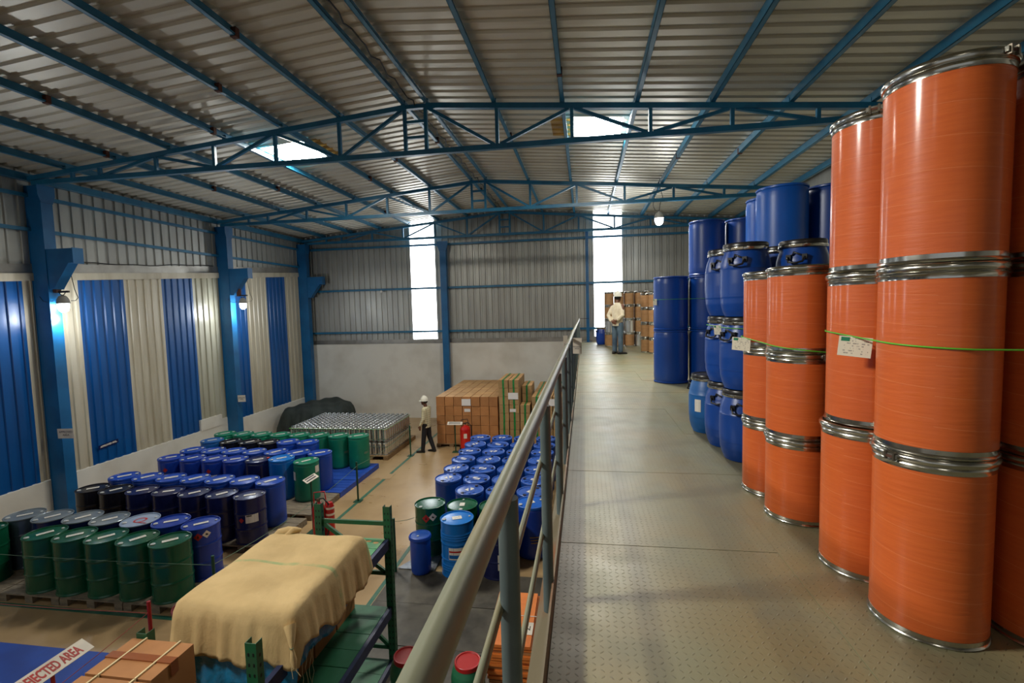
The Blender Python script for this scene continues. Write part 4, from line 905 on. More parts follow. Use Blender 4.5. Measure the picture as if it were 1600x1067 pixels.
for (ya, yb), zs in (((3.05, 5.35), (0.10, 0.79, 1.66)), ((0.6, 2.95), (0.10, 1.43))):
    for z in zs:
        for x in (RX[0], RX[1]): ob('beam', MB().box((x - 0.02, ya, z - 0.125), (x + 0.025, yb, z - 0.005), M['beam']), rk)
        n = 9; st = (yb - ya) / n
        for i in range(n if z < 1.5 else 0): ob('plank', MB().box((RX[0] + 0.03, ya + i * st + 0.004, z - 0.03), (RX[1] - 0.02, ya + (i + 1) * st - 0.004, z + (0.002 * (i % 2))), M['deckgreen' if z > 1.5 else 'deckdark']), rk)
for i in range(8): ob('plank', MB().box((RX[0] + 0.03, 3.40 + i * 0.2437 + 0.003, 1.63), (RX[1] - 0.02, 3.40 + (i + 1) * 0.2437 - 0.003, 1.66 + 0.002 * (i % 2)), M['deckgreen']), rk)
for z in (1.25, 1.10): ob('cross_bar', MB().bar((RX[0] + 0.03, 3.2, z), (RX[1] - 0.03, 3.2, z - 0.01), 0.09, 0.07, M['wood']), rk)
for i in range(8):
    x = RX[0] + 0.12 + 0.1 * i; ob('worn_spot', MB().prism([(x + 0.035 * math.cos(a) * (1 + .3 * math.sin(3 * a + i)), 5.27 - 0.03 * (i % 3) + 0.025 * math.sin(a)) for a in np.linspace(0, 2 * PI, 9)[:-1]], 1.6615, 1.663, M['cardpale'], 'z'), rk)
# goods and covers on the rack
bz = lambda x, y: 0.022 * nz2(x, y, 1.6) + 0.02 * math.exp(-((x + 3.2) / 0.25) ** 2 - ((y - 3.6) / 0.4) ** 2)
def dcream(u):
    # front 0-.2, right .2-.5, back .5-.7, left .7-1 (by perimeter share)
    base = 0.40 if u < 0.235 else (0.27 + 0.16 * abs(math.sin((u - 0.235) * 9)) if u < 0.5 else (0.27 if u < 0.735 else 0.42))
    return base + 0.025 * math.sin(u * 60) + 0.02 * math.sin(u * 97)
o = drape('canvas_cover', -3.44, -2.36, 3.32, 4.62, 2.08, dcream, 'canvas', bz, fold=0.012, flare=0.05, round_=0.03, seed=2, corner=0.06)
tag(o, 'cream canvas cover draped over goods on the top deck of the green rack', 'cover')
o = drape('blue_sheet', -3.415, -2.39, 3.35, 4.55, 2.06, lambda u: (0.68 if u < 0.235 else (0.46 if u < 0.5 else (0.28 if u < 0.735 else 0.4))) + 0.04 * math.sin(u * 40), 'bluetarp', bz, fold=0.006, flare=0.03, round_=0.03, seed=5, corner=0.06)
tag(o, 'blue plastic sheet hanging out below the cream canvas cover', 'sheet')
knot = MB().tube([(-0.06, 0.08, 0.13), (-0.012, 0.02, 0.04), (0, 0, -0.005), (0.004, 0.0, -0.03), (0.02, -0.015, -0.09), (0.03, -0.02, -0.14)], [0.05, 0.026, 0.010, 0.016, 0.026, 0.012], M['canvas'], 10)
for k in range(4): knot.tube([(0.02, -0.01, -0.10), (0.02 + 0.02 * math.sin(k * 2.1), -0.01 + 0.02 * math.cos(k * 2.1), -0.16), (0.02 + 0.05 * math.sin(k * 1.7), 0.02 * math.cos(k * 1.9), -0.20 - 0.02 * (k % 3))], [0.006, 0.003, 0.002], M['strap'], 5)
knot.tube([(0.013 * math.cos(q), 0.013 * math.sin(q), 0.0) for q in np.linspace(0, 2 * PI, 10)], 0.003, M['ropedull'], 5)
kn = ob('knotted_corner', knot, None, (-2.315, 3.24, 1.83)); kn.parent = bpy.data.objects['canvas_cover']
thr = MB(); rq = random.Random(9)
for k in range(4):
    p = Vector((rq.uniform(-.01, .02), 0.05 * k, 0)); pp = [p.copy()]
    for s in range(6): p = p + Vector((rq.uniform(-.012, .012), rq.uniform(-.015, .015), -0.055)); pp.append(p.copy())
    thr.tube(pp, 0.0013, M['strap'], 4)
th_ = ob('loose_threads', thr, None, (-2.31, 3.36, 1.66)); th_.parent = bpy.data.objects['canvas_cover']
bn = MB().tube([(-0.16, -0.06, -0.05), (-0.08, -0.01, 0.01), (0.0, 0.02, 0.03), (0.07, 0.03, 0.02), (0.12, 0.0, -0.03)], [0.03, 0.05, 0.045, 0.05, 0.03], M['canvas'], 10).tube([(0.02, -0.05, 0.0), (0.08, 0.0, 0.05), (0.13, 0.05, 0.03)], [0.03, 0.04, 0.02], M['canvas'], 8)
b_ = ob('bunched_end', bn, None, (-3.27, 4.62, 2.04)); b_.parent = bpy.data.objects['canvas_cover']
for i in range(2):
    for j in range(3): carton(0.45, 0.37, 0.30, -3.11 + i * 0.455, 3.57 + j * 0.38, 1.665, 'brown carton under the canvas cover, %s column, %s row' % (ORD[i], ORD[j]), 'cartons under the canvas cover')
for j in range(4):
    for k in range(2): carton(0.44, 0.43, 0.31, -3.09, 3.72 + j * 0.45, 0.795 + k * 0.311, 'brown carton on the middle rack deck, %s from the near end, %s layer' % (ORD[j], ['lower', 'upper'][k]), 'cartons on the middle rack deck')
# strapped cartons on the bay nearer the camera
def strapped(label, x, y, z, w, d, h):
    t = thing('carton', label, 'box', (x, y, z), 0, 'strapped cartons on the rack')
    put(t, 'box', cached(('sc', w, d, h), lambda: carton_mesh(w, d, h, 'card', 'card')))
    for sx in (-w * 0.27, w * 0.27): put(t, 'strap', cached(('ss', d, h), lambda: MB().box((-0.006, -d / 2 - 0.001, 0), (0.006, d / 2 + 0.001, h + 0.001), M['strap']).mesh('strap')), (sx, 0, 0))
    put(t, 'tape', cached(('stp', w, d, h), lambda: MB().box((-w / 2 - 0.001, -0.03, h - 0.10), (w / 2 + 0.001, 0.03, h + 0.0005), M['browntape']).mesh('tape')))
for j, nm in enumerate(('rear', 'middle', 'front')):
    for k in range(2):
        strapped('strapped brown carton on the near rack bay, %s one of the %s layer' % (nm, ['lower', 'upper'][k]), -3.165, 2.775 - 0.372 * j, 1.435 + 0.304 * k, 0.535, 0.365, 0.30)

# stacked orange boards under the upper floor
rr = random.Random(3)
for i in range(26):
    w, d = 0.46 + rr.uniform(-.02, .02), 0.92
    o = ob('flat_carton', MB().box((-w / 2, -d / 2, 0.003), (w / 2, d / 2, 0.034), M['orangecard' if i == 25 or rr.random() > .35 else 'card']), None, (-0.82 + rr.uniform(-.02, .02), 5.06 + rr.uniform(-.02, .02), 0.02 + i * 0.0375), rr.uniform(-.03, .03))
    tag(o, 'flat orange carton in the pile below the walkway edge, ' + ('topmost' if i == 25 else ('%s from the floor' % ORD[i] if i < 14 else '%s below the topmost' % ORD[24 - i])), 'box', 'flat orange cartons in a pile')
pz = 0.02 + 26 * 0.0375
nt2 = thing('label_sheet', 'white sheet with a black N on the orange cartons', 'label', (-0.66, 4.86, pz), 0.0); ob('sheet', MB().box((-0.06, -0.1, 0), (0.06, 0.1, 0.001), M['signwhite']), nt2)
link('lettering', text_mesh('N', 0.1, M['inkblack'], ext=0.0005), nt2, (0.0, 0.0, 0.0016))
ob('white_line', MB().box((-0.2, 0.2, 0.001), (0.13, 0.21, 0.002), M['signwhite']), nt2)

# column signs and wall sign
def wall_sign(label, org, xd, yd, w, h, body, size, m='signwhite', ink='ink', bold=0.0, sx=1.0):
    t = thing('sign', label, 'sign', (0, 0, 0)); sheet_obj('board', t, org, xd, yd, w, h, M[m], 0.004)
    B = Vector(org) + Vector(xd).normalized() * (w / 2) + Vector(yd).normalized() * (h / 2)
    lettering(t, body, size, B, xd, yd, M[ink], bold=bold, sx=sx)
wall_sign('white sheet reading APPROVED AREA on the column by the navy drums', (-11.43, 8.575, 1.87), (1, 0, 0.03), (0, 0, 1), 0.42, 0.215, 'APPROVED\nAREA', 0.07)
wall_sign('small white sheet reading APPROVED AREA on the middle column', (-11.29, 13.845, 1.63), (1, 0, 0.03), (0, 0, 1), 0.28, 0.22, 'APPROVED\nAREA', 0.048)
wall_sign('dark strip with white letters APPROVED MAL on the blue wall panel', (-11.722, 9.66, 1.28), (0, 1, 0.1), (0, 0, 1), 0.50, 0.10, 'APPROVED MAL.', 0.06, 'navy', 'signwhite', 0.003, 0.95)
# ------------------------------------------------------------------ orange fibre drums on the upper floor
def fibre_spec(h, r, body, top='cardpale'):
    def mk():
        b = MB().lathe([(r, 0.028), (r, h - 0.05)], M[body], 56).mesh('body')
        bb = MB().lathe([(r - 0.01, 0.0), (r + 0.004, 0.0), (r + 0.007, 0.006), (r + 0.004, 0.012), (r + 0.0015, 0.014), (r + 0.0015, 0.032), (r - 0.001, 0.033)], M['steel'], 56).mesh('bottom_band')
        tb = MB().lathe([(r - 0.001, h - 0.062), (r + 0.002, h - 0.061), (r + 0.002, h - 0.047), (r + 0.004, h - 0.043), (r + 0.002, h - 0.036), (r, h - 0.034)], M['steel'], 56).mesh('top_band')
        lr = MB().lathe([(r, h - 0.034), (r + 0.007, h - 0.031), (r + 0.011, h - 0.022), (r + 0.011, h - 0.014), (r + 0.006, h - 0.005), (r - 0.003, h - 0.001), (r - 0.012, h - 0.006)], M['steel'], 56).mesh('lock_ring')
        la = MB().box((r + 0.009, -0.03, h - 0.028), (r + 0.020, 0.03, h - 0.010), M['steel']).box((r + 0.012, -0.02, h - 0.036), (r + 0.024, -0.012, h - 0.004), M['darksteel']).box((r + 0.012, 0.014, h - 0.036), (r + 0.024, 0.022, h - 0.004), M['darksteel']).box((r + 0.015, -0.012, h - 0.026), (r + 0.022, 0.014, h - 0.016), M['rust']).mesh('latch')
        li = MB().lathe([(r - 0.012, h - 0.006), (r - 0.02, h - 0.012), (0.0, h - 0.011)], M[top], 56).mesh('lid')
        return [('body', b, []), ('bottom_band', bb, []), ('top_band', tb, []), ('lock_ring', lr, [('latch', la)]), ('lid', li, [])]
    return cached(('fs', h, r, body, top), mk)
TIER = ['bottom', 'middle', 'top', 'fourth']
def stack(cx, cy, n, h, r, rzs, what, group, body='orange', offs=None, noun='orange fibre drum'):
    for k in range(n):
        ox, oy = (offs[k] if offs else (0, 0))
        place(fibre_spec(h, r, body), 'fibre_drum', '%s, %s of %s' % (noun, TIER[k], what), 'drum', (cx + ox, cy + oy, ZM + 0.002 + k * h), rzs[k % len(rzs)], group)
HT = 0.7465
stack(1.413, 2.166, 3, HT, 0.194, [3.5, 1.0, 5.1], 'the tall stack nearest the camera', 'tall orange drums', offs=[(0, 0), (0.003, 0), (0.006, 0.002)])
stack(1.403, 2.600, 3, HT, 0.194, [0.6, 4.72, 4.1], 'the second tall stack, with a tag', 'tall orange drums', offs=[(0, 0), (0.022, 0.012), (0.026, 0.006)])
stack(1.835, 2.13, 3, HT, 0.194, [0.5, 2.8, 0.9], 'the tall stack at the picture edge', 'tall orange drums')
stack(1.87, 2.58, 3, HT, 0.194, [0.5, 2.0, 0.9], 'the tall stack hidden behind the two nearest', 'tall orange drums')
HS = 0.525
stack(1.345, 3.20, 3, HS, 0.197, [0.6, 4.95, 5.3], 'the shorter stack beside the tall ones', 'shorter orange drums')
stack(1.335, 3.62, 3, HS, 0.197, [0.2, 3.05, 1.3], 'the shorter stack touching the blue barrels', 'shorter orange drums')

# ------------------------------------------------------------------ open-top blue barrels with black lids
def barrel_spec(body):
    def mk():
        b = MB().lathe([(0.145, 0.0), (0.158, 0.004), (0.178, 0.05), (0.193, 0.11), (0.1965, 0.165), (0.199, 0.17), (0.1985, 0.176), (0.2, 0.19), (0.202, 0.28), (0.200, 0.40), (0.2015, 0.405), (0.198, 0.41), (0.193, 0.455), (0.181, 0.505), (0.168, 0.54), (0.164, 0.556)], M[body], 44).mesh('body')
        lr = MB().lathe([(0.164, 0.554), (0.178, 0.556), (0.182, 0.566), (0.180, 0.580), (0.168, 0.584)], M['steel'], 44).mesh('clamp_ring')
        lv = MB().box((0.178, -0.05, 0.560), (0.188, 0.04, 0.578), M['darksteel']).mesh('lever')
        li = MB().lathe([(0.170, 0.580), (0.176, 0.586), (0.177, 0.606), (0.170, 0.618), (0.155, 0.619), (0.150, 0.612), (0.0, 0.612)], M['lidblack'], 44).mesh('lid')
        hd = MB().tube([(0.186, -0.055, 0.475), (0.212, -0.06, 0.47), (0.232, -0.05, 0.435), (0.236, 0, 0.425), (0.232, 0.05, 0.435), (0.212, 0.06, 0.47), (0.186, 0.055, 0.475)], 0.0085, M['black'], 8).box((0.178, -0.075, 0.455), (0.206, -0.04, 0.495), M['black']).box((0.178, 0.04, 0.455), (0.206, 0.075, 0.495), M['black']).tube([(0.19, -0.03, 0.49), (0.2, -0.02, 0.515), (0.19, 0.03, 0.49)], 0.008, M['black'], 6).mesh('handle')
        return [('body', b, []), ('clamp_ring', lr, [('lever', lv)]), ('lid', li, []), ('handle', hd, [])]
    return cached(('bspec', body), mk)
HB = 0.621
def barrels(cx, cy, n, what, rzs, body='hdpe', group='blue barrels with black lids', noun='blue barrel with black lid'):
    for k in range(n):
        t = place(barrel_spec(body), 'barrel', '%s, %s' % (noun, what % TIER[k] if '%s' in what else what), 'barrel', (cx, cy, ZM + 0.002 + k * HB), rzs[k % len(rzs)], group)
        link('handle', bpy.data.meshes['handle'] if False else barrel_spec(body)[3][1], t, (0, 0, 0), PI)
barrels(1.365, 4.34, 3, '%s of the stack beside the orange drums', [4.25, 3.7, 4.1])
barrels(1.345, 4.765, 3, '%s of the second stack from the orange drums', [0.9, 3.75, 0.9])
barrels(1.30, 5.27, 1, 'standing alone on the floor, paper label on it', [5.4], 'hdpe3', None, 'lighter blue weathered barrel')
t = bpy.data.objects['barrel.006'] if 'barrel.006' in bpy.data.objects else None
if t: side_label(t, 'paper_label', 0.2045, face(1.30, 5.27) - 5.4 - 0.55, 0.3, 0.07, 0.13, 'label')
barrels(1.80, 4.30, 3, '%s of the stack rising behind the shorter orange drums', [4.4, 1.0, 4.1])
barrels(1.79, 4.74, 3, '%s of the stack behind, only its lid edge showing', [0.0, 0.1, 0.05])

# ------------------------------------------------------------------ tall blue drums
def tall_spec(body):
    def mk():
        r, h = 0.29, 0.922
        b = MB().lathe([(r - 0.03, 0.0), (r - 0.012, 0.002), (r + 0.002, 0.008), (r + 0.003, 0.02), (r - 0.004, 0.028), (r - 0.010, 0.036), (r - 0.003, 0.07), (r, 0.12), (r, 0.5), (r, h - 0.12), (r - 0.004, h - 0.07), (r - 0.011, h - 0.038), (r - 0.006, h - 0.03)], M[body], 48).mesh('body')
        ri = MB().lathe([(r - 0.006, h - 0.03), (r + 0.003, h - 0.024), (r + 0.003, h - 0.008), (r - 0.004, h), (r - 0.012, h - 0.004), (r - 0.02, h - 0.02)], M[body], 48).mesh('rim')
        tp = MB().lathe([(r - 0.02, h - 0.02), (0.0, h - 0.014)], M[body], 48).mesh('top')
        bg = bung_big('black')
        return [('body', b, []), ('rim', ri, []), ('top', tp, [('bung', MB().lathe([(0.034, 0), (0.034, 0.02), (0, 0.02)], M['black'], 14, (-0.2, 0.05, h - 0.014)).mesh('bung'))])]
    return cached(('ts', body), mk)
def talls(cx, cy, n, what, body='hdpe', rz=0.3):
    for k in range(n): place(tall_spec(body), 'tall_drum', 'tall blue plastic drum, %s of %s' % (TIER[k], what), 'drum', (cx, cy, ZM + 0.002 + k * 0.9225), rz + k, 'tall blue plastic drums on the upper floor')
talls(1.50, 8.68, 2, 'the two-high stack at the walkway')
talls(2.10, 8.68, 3, 'the three-high stack behind the two-high one')
talls(2.70, 8.68, 3, 'the three-high stack farther from the walkway', 'hdpe')
talls(2.53, 7.08, 3, 'the stack peeking out beside the brightest one', 'hdpe2')
talls(2.45, 6.45, 3, 'the bright stack towering over the black-lidded barrels', 'hdpe2')
talls(3.06, 6.55, 3, 'the shaded stack behind the tall orange drums', 'hdpe')

# cords and tags
def arc(c, r, z0, z1, a0=180, a1=270, n=9): return [(c[0] + r * math.cos(math.radians(a0 + (a1 - a0) * k / (n - 1))), c[1] + r * math.sin(math.radians(a0 + (a1 - a0) * k / (n - 1))), z0 + (z1 - z0) * k / (n - 1)) for k in range(n)]
cord('bright green cord across the tall orange drums carrying a white tag', [(1.40, 2.83, 4.30)] + arc((1.425, 2.612), 0.2, 4.30, 4.293, 100, 180, 6) + arc((1.416, 2.166), 0.2, 4.275, 4.258) + arc((1.835, 2.13), 0.2, 4.252, 4.25, 275, 330, 5), 'ropegreen', 0.0035)
cord('bright green cord across the shorter orange drums at the middle joint', arc((1.335, 3.62), 0.211, 4.21, 4.205, 120, 180, 5) + arc((1.345, 3.2), 0.211, 4.19, 4.15, 180, 285), 'ropegreen', 0.0035)
cord('green cord around the blue barrels holding a white tag', arc((1.345, 4.765), 0.186, 4.25, 4.25, 110, 180, 5) + arc((1.365, 4.34), 0.186, 4.245, 4.235), 'ropegreen', 0.003)
cord('thin green cord around the tall blue drums', arc((1.5, 8.68), 0.293, 4.545, 4.545, 120, 270, 10) + arc((2.1, 8.68), 0.293, 4.545, 4.545, 270, 330, 6), 'ropegreen', 0.003)
def hang_tag(label, org, xd, yd, w, h):
    t = thing('tag', label, 'tag', (0, 0, 0), 0, 'white tags on the cords')
    sheet_obj('card', t, org, xd, yd, w, h, M['tagpaper'], 0.002)
    o = ob('green_heading', MB().box((0, 0, 0), (w * 0.26, h * 0.2, 0.0006), M['inkgreen']), t); o.matrix_world = basis(org, xd, yd) @ Matrix.Translation((w * 0.07, h * 0.75, 0.0004))
hang_tag('white tag with green heading hanging on the tall orange drums', (1.172, 2.425, 4.196), (0.115, -0.085, -0.012), (0, 0, 1), 0.128, 0.092)
hang_tag('white tag with green heading hanging at the joint of the shorter orange drums', (1.045, 3.60, 4.118), (0.10, -0.08, -0.008), (-0.05, 0, 1), 0.125, 0.092)
hang_tag('white tag hanging tilted on the blue barrels', (1.15, 4.47, 4.175), (0.055, -0.06, 0.0), (-0.25, 0, 1), 0.07, 0.085)
hang_tag('small white tag at the edge of the tall blue drums', (1.185, 8.56, 4.45), (0.05, -0.05, 0.0), (0, 0, 1), 0.075, 0.11)

# ------------------------------------------------------------------ brown fibre drums and barrel at the far end
rb = random.Random(11)
for i, x in enumerate([0.835, 1.165, 1.495, 1.83, 2.16]):
    for j in range(2):
        n = 4
        for k in range(n):
            body = 'can' if (i, j, k) in ((0, 0, 1), (1, 0, 2), (1, 0, 1), (2, 0, 1), (3, 0, 0)) else 'fibre'
            y = 16.42 + 0.36 * j + (0.06 if i == 3 else 0)
            if j == 0: la = '%s drum, %s of stack %s from the bright strip' % ('bright steel' if body == 'can' else 'brown fibre', TIER[k], ORD[i])
            else: la = 'brown fibre drum, %s of second-row stack %s from the bright strip' % (TIER[k], ORD[i])
            place(fibre_spec(0.462, 0.150, body), 'fibre_drum', la, 'drum', (x, y, ZM + 0.002 + 0.462 * k), -PI / 2 + rb.uniform(-.5, .5), 'brown fibre drums at the far end')
for i, (x, y) in enumerate([(1.77, 14.27), (1.95, 13.9), (2.13, 14.27), (2.31, 13.9)]):
    for k in range(4): place(fibre_spec(0.43, 0.146, 'fibre'), 'fibre_drum', 'brown fibre drum, %s of the %s stack beside the tall blue drums' % (TIER[k], ORD[i]), 'drum', (x, y, ZM + 0.002 + 0.43 * k), -PI / 2 + rb.uniform(-.5, .5), 'brown fibre drums behind the tall blue drums')
barrels(0.60, 17.35, 1, 'standing at the far bright strip', [0.3], 'bluepl', None, 'blue barrel with dark lid')

# ------------------------------------------------------------------ people
def grow(parts, voxel, m, name, smooth=2):
    """parts: closed tapered shapes; fused into one continuous skin by voxel remeshing"""
    mb = MB()
    for p in parts:
        if p[0] == 't': # tapered round limb through points with radii
            pts, rs = p[1], p[2]; mb.tube(pts, rs, m, 14)
            for c, r in zip(pts, rs): mb.ball(c, r * 0.995, m, 14, 8)
        elif p[0] == 'e': mb.ball(p[1], p[2], m, 20, 14)
        elif p[0] == 'l':   # stacked elliptical sections (x, y, z, rx, ry, yaw)
            sec = p[1]; vs, fs = [], []; sg = 24
            for (x, y, z, rx, ry, yw) in sec:
                for k in range(sg):
                    a = 2 * PI * k / sg; u, v = rx * math.cos(a), ry * math.sin(a); vs.append((x + u * math.cos(yw) - v * math.sin(yw), y + u * math.sin(yw) + v * math.cos(yw), z))
            for i in range(len(sec) - 1):
                for k in range(sg): a, b = i * sg + k, i * sg + (k + 1) % sg; fs.append((a, b, b + sg, a + sg))
            fs += [tuple(range(sg))[::-1], tuple((len(sec) - 1) * sg + k for k in range(sg))]; mb.add(vs, fs, m, True)
    o = ob(name, mb); rm = o.modifiers.new('r', 'REMESH'); rm.mode = 'VOXEL'; rm.voxel_size = voxel; rm.use_smooth_shade = True
    sm = o.modifiers.new('s', 'SMOOTH'); sm.iterations = smooth; sm.factor = 0.5
    dg = bpy.context.evaluated_depsgraph_get(); me = bpy.data.meshes.new_from_object(o.evaluated_get(dg)); me.name = name
    me.materials.clear(); me.materials.append(m); bpy.data.objects.remove(o)
    return me
def hand(wrist, d, side, curl=0.5):
    """palm and five fingers at the wrist, pointing along d; side = thumb direction"""
    w = Vector(wrist); d = Vector(d).normalized(); s = Vector(side); s = (s - d * s.dot(d)).normalized(); n = d.cross(s)
    P_ = []
    for q in (-0.026, -0.009, 0.009, 0.026): P_.append(('t', [w + s * q * 0.6, w + d * 0.045 + s * q, w + d * 0.085 + s * q], [0.017, 0.014, 0.011]))
    for q, L in ((0.027, 0.068), (0.009, 0.078), (-0.009, 0.072), (-0.026, 0.055)):
        a = w + d * 0.085 + s * q; b = a + d * L * 0.5 + n * 0.012 * curl; c = b + d * L * 0.35 + n * 0.03 * curl
        P_.append(('t', [a, b, c], [0.0098, 0.009, 0.0078]))
    a = w + d * 0.025 + s * 0.03; P_.append(('t', [a, a + d * 0.028 + s * 0.028, a + d * 0.058 + s * 0.036 + n * 0.01], [0.013, 0.011, 0.009]))
    return P_
def head(c, yaw):
    """head centred at c, facing yaw (angle of +y): skull, jaw, nose, ears, brows, lips"""
    f = Vector((math.cos(yaw), math.sin(yaw), 0)); s = Vector((-math.sin(yaw), math.cos(yaw), 0)); u = Vector((0, 0, 1)); c = Vector(c)
    return [('e', c + u * 0.015, (0.083, 0.083, 0.108)), ('e', c + f * 0.02 - u * 0.005, (0.078, 0.078, 0.10)), ('e', c + f * 0.035 - u * 0.075, (0.05, 0.05, 0.04)),
            ('t', [c + f * 0.092 + u * 0.015, c + f * 0.112 - u * 0.022], [0.009, 0.014]), ('t', [c + f * 0.085 + u * 0.025 + s * 0.045, c + f * 0.092 + u * 0.025 - s * 0.045], [0.011, 0.011]),
            ('e', c + s * 0.083 - u * 0.005 - f * 0.01, (0.02, 0.02, 0.032)), ('e', c - s * 0.083 - u * 0.005 - f * 0.01, (0.02, 0.02, 0.032)), ('t', [c + f * 0.086 - u * 0.052 + s * 0.022, c + f * 0.086 - u * 0.052 - s * 0.022], [0.009, 0.009])]
def eyes(parent, c, yaw):
    f = Vector((math.cos(yaw), math.sin(yaw), 0)); s = Vector((-math.sin(yaw), math.cos(yaw), 0)); c = Vector(c)
    for q in (-0.032, 0.032): ob('eye', MB().ball(c + f * 0.086 + s * q + Vector((0, 0, 0.004)), 0.012, M['signwhite'], 10, 6).ball(c + f * 0.094 + s * q + Vector((0, 0, 0.004)), 0.006, M['inkblack'], 8, 6), parent)
def helmet(parent, c, yaw):
    prof = [(0.116, 0.0), (0.117, 0.03), (0.108, 0.075), (0.088, 0.11), (0.058, 0.136), (0.028, 0.15), (0.0, 0.153)]
    mb = MB().lathe(prof, M['helmet'], 28).lathe([(0.118, 0.0), (0.132, -0.006), (0.134, -0.002), (0.118, 0.006)], M['helmet'], 28)
    mb.prism([(0.05, -0.10), (0.115, -0.085), (0.165, -0.04), (0.172, 0.0), (0.165, 0.04), (0.115, 0.085), (0.05, 0.10)], -0.012, -0.003, M['helmet'], 'z')
    mb.tube([(0.118 * math.cos(a), 0, 0.006 + 0.152 * math.sin(a)) for a in np.linspace(0.25, PI - 0.25, 12)], 0.008, M['helmet'], 6)
    o = ob('helmet', mb, parent, c, yaw); return o
def shoe(parent, p, yaw, L=0.285):
    mb = MB(); sec = [(-0.085, 0.036, 0.085), (-0.04, 0.04, 0.10), (0.03, 0.042, 0.082), (0.10, 0.047, 0.062), (0.16, 0.042, 0.05), (0.195, 0.02, 0.035)]
    vs, fs = [], []; sg = 12
    for x, w, h in sec:
        for k in range(sg):
            a = 2 * PI * k / sg; vs.append((x, w * math.cos(a), max(0.0, h / 2 + h / 2 * math.sin(a) * 1.05)))
    for i in range(len(sec) - 1):
        for k in range(sg): a, b = i * sg + k, i * sg + (k + 1) % sg; fs.append((a, a + sg, b + sg, b))
    fs += [tuple(range(sg)), tuple((len(sec) - 1) * sg + k for k in range(sg))[::-1]]
    mb.add(vs, fs, M['shoe'], True).box((-0.088, -0.042, 0.0), (0.17, 0.042, 0.012), M['inkblack'])
    return ob('shoe', mb, parent, p, yaw)

# the man on the upper floor: back to the camera, turned a little towards the drums, hands clasped behind his back
pm = thing('person', 'standing man on the upper floor: white helmet, cream shirt, jeans, hands clasped behind his back', 'person', (0.92, 13.78, ZM + 0.003))
FY = math.radians(52)     # facing direction
body = [('t', [(0.0, 0.0, 1.40), (0.01, 0.012, 1.52)], [0.058, 0.055])] + head((0.025, 0.03, 1.60), FY) + [
    ('l', [(0, 0, 0.86, 0.155, 0.10, FY - PI / 2), (0, 0, 1.0, 0.15, 0.095, FY - PI / 2), (0, 0, 1.2, 0.165, 0.10, FY - PI / 2), (0, 0, 1.36, 0.165, 0.09, FY - PI / 2), (0, 0, 1.42, 0.08, 0.06, FY - PI / 2)])]
sx, sy = math.cos(FY - PI / 2), math.sin(FY - PI / 2)       # his right
fx, fy = math.cos(FY), math.sin(FY)
for q in (-1, 1):
    sh = Vector((sx * 0.18 * q, sy * 0.18 * q, 1.37)); el = Vector((sx * 0.235 * q - fx * 0.09, sy * 0.235 * q - fy * 0.09, 1.10)); wr = Vector((sx * 0.055 * q - fx * 0.155, sy * 0.055 * q - fy * 0.155, 0.93 + 0.02 * q))
    body += [('t', [sh, el, wr], [0.05, 0.04, 0.027])] + hand(wr, Vector((-sx * q, -sy * q, -0.35)), Vector((-fx * .2, -fy * .2, 1)), 0.7)
    hp = Vector((sx * 0.085 * q, sy * 0.085 * q, 0.88)); kn = Vector((sx * 0.095 * q + fx * 0.01, sy * 0.095 * q + fy * 0.01, 0.48)); an = Vector((sx * 0.10 * q, sy * 0.10 * q, 0.08))
    body += [('t', [hp, kn, an], [0.085, 0.055, 0.038])]
link('body', grow(body, 0.007, M['skin'], 'body'), pm)
shirt = [('l', [(0, 0, 0.80, 0.168, 0.125, FY - PI / 2), (0, 0, 0.95, 0.16, 0.12, FY - PI / 2), (0, 0, 1.15, 0.166, 0.12, FY - PI / 2), (0, 0, 1.28, 0.18, 0.116, FY - PI / 2), (0, 0, 1.36, 0.165, 0.1, FY - PI / 2), (0, 0, 1.41, 0.115, 0.085, FY - PI / 2), (0, 0, 1.46, 0.07, 0.07, FY - PI / 2)])]
for q in (-1, 1):
    sh = Vector((sx * 0.16 * q, sy * 0.16 * q, 1.33)); el = Vector((sx * 0.235 * q - fx * 0.09, sy * 0.235 * q - fy * 0.09, 1.10)); wr = Vector((sx * 0.12 * q - fx * 0.14, sy * 0.12 * q - fy * 0.14, 0.975 + 0.015 * q))
    shirt += [('t', [sh, el, wr], [0.066, 0.058, 0.05])]
link('shirt', grow(shirt, 0.011, M['creamshirt'], 'shirt', 3), pm)
tr = [('l', [(0, 0, 0.78, 0.165, 0.12, FY - PI / 2), (0, 0, 0.92, 0.16, 0.112, FY - PI / 2)])]
for q in (-1, 1): tr += [('t', [(sx * 0.085 * q, sy * 0.085 * q, 0.84), (sx * 0.096 * q + fx * 0.01, sy * 0.096 * q + fy * 0.01, 0.48), (sx * 0.10 * q, sy * 0.10 * q, 0.09)], [0.1, 0.078, 0.068])]
link('jeans', grow(tr, 0.011, M['jeans'], 'jeans', 3), pm)
ob('hair', MB().ball((0.012, 0.014, 1.615), (0.09, 0.09, 0.085), M['hair'], 18, 12), pm); eyes(pm, (0.025, 0.03, 1.60), FY)
helmet(pm, (0.02, 0.022, 1.635), FY)
shoe(pm, (-0.09, 0.06, 0.0), math.radians(65)); shoe(pm, (0.07, -0.075, 0.0), math.radians(8))

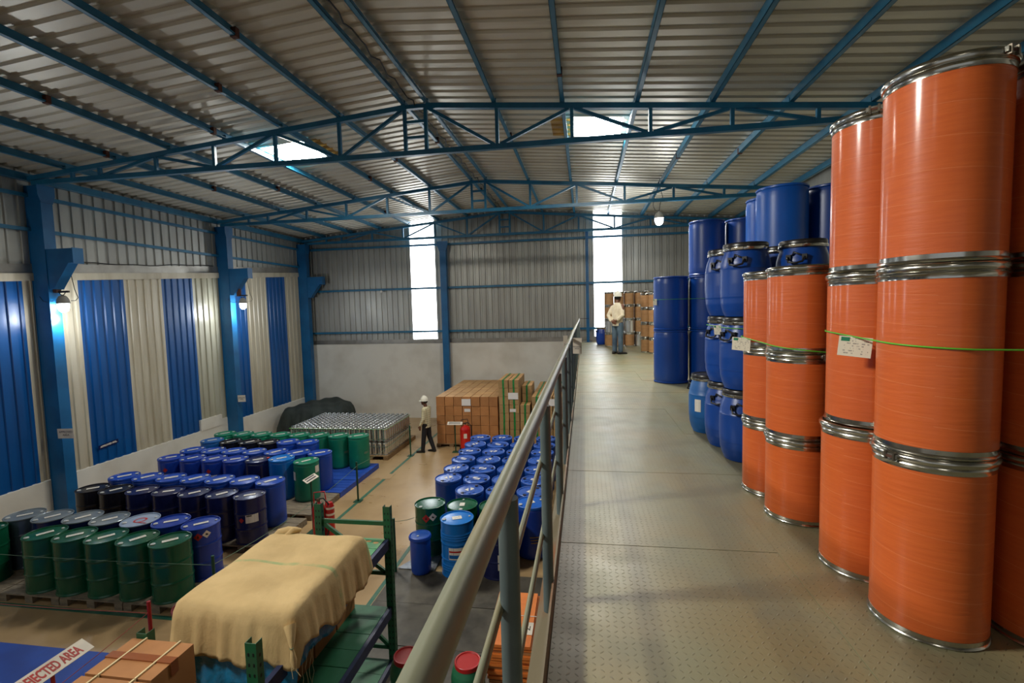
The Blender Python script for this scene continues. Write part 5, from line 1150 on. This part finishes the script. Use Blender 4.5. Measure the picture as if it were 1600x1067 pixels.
# the man on the ground floor: seen from the side, walking towards the wall with the coloured stripes
pg = thing('person', 'man on the ground floor in side view: white helmet, plaid shirt, black trousers and shoes', 'person', (-4.98, 14.14, 0.0))
FY = math.radians(172); fx, fy = math.cos(FY), math.sin(FY); sx, sy = math.cos(FY - PI / 2), math.sin(FY - PI / 2)
def L_(f, s, z): return Vector((fx * f + sx * s, fy * f + sy * s, z))
yw = FY - PI / 2
sec = lambda f, z, w, d: (fx * f, fy * f, z, w, d, yw)
body = [('t', [L_(0.0, 0, 1.42), L_(0.03, 0, 1.54)], [0.056, 0.054])] + head(L_(0.05, 0, 1.615), FY) + [('l', [sec(0, 0.88, .15, .10), sec(0, 1.0, .148, .095), sec(0, 1.2, .165, .10), sec(0, 1.38, .165, .09), sec(0, 1.44, .08, .06)])]
arms = {-1: [L_(-0.02, -0.19, 1.38), L_(-0.02, -0.235, 1.10), L_(0.10, -0.235, 0.88)], 1: [L_(0.0, 0.19, 1.38), L_(0.02, 0.23, 1.12), L_(0.14, 0.21, 0.90)]}
legs = {-1: [L_(0.0, -0.085, 0.90), L_(0.06, -0.09, 0.49), L_(0.11, -0.095, 0.08)], 1: [L_(0.0, 0.085, 0.90), L_(-0.04, 0.09, 0.49), L_(-0.18, 0.095, 0.09)]}
for q in (-1, 1):
    body += [('t', arms[q], [0.05, 0.04, 0.027])] + hand(arms[q][2], L_(0.12, 0, -1), L_(1, 0, 0.1), 0.5) + [('t', legs[q], [0.085, 0.055, 0.038])]
link('body', grow(body, 0.007, M['skin'], 'body'), pg)
shirt = [('l', [sec(0, 0.80, .172, .125), sec(0, 0.98, .17, .122), sec(0, 1.18, .182, .125), sec(0, 1.33, .19, .115), sec(0, 1.405, .17, .098), sec(0.01, 1.455, .085, .072)])]
for q in (-1, 1): a = arms[q]; shirt += [('t', [a[0], a[1], a[1].lerp(a[2], 0.86)], [0.074, 0.06, 0.048])]
link('shirt', grow(shirt, 0.011, M['plaid'], 'shirt', 3), pg)
tr = [('l', [sec(0, 0.80, .16, .118), sec(0, 0.94, .155, .11)])] + [('t', [legs[q][0], legs[q][1], legs[q][2]], [0.098, 0.076, 0.062]) for q in (-1, 1)]
link('trousers', grow(tr, 0.011, M['blacktrousers'], 'trousers', 3), pg)
ob('hair', MB().ball(L_(0.03, 0, 1.625), (0.092, 0.092, 0.085), M['hair'], 18, 12).ball(L_(0.10, 0, 1.55), (0.045, 0.055, 0.045), M['hair'], 14, 10), pg); eyes(pg, L_(0.05, 0, 1.615), FY)
helmet(pg, L_(0.045, 0, 1.645), FY)
shoe(pg, L_(0.13, -0.095, 0.0), FY + 0.2); shoe(pg, L_(-0.16, 0.095, 0.0), FY - 0.1)
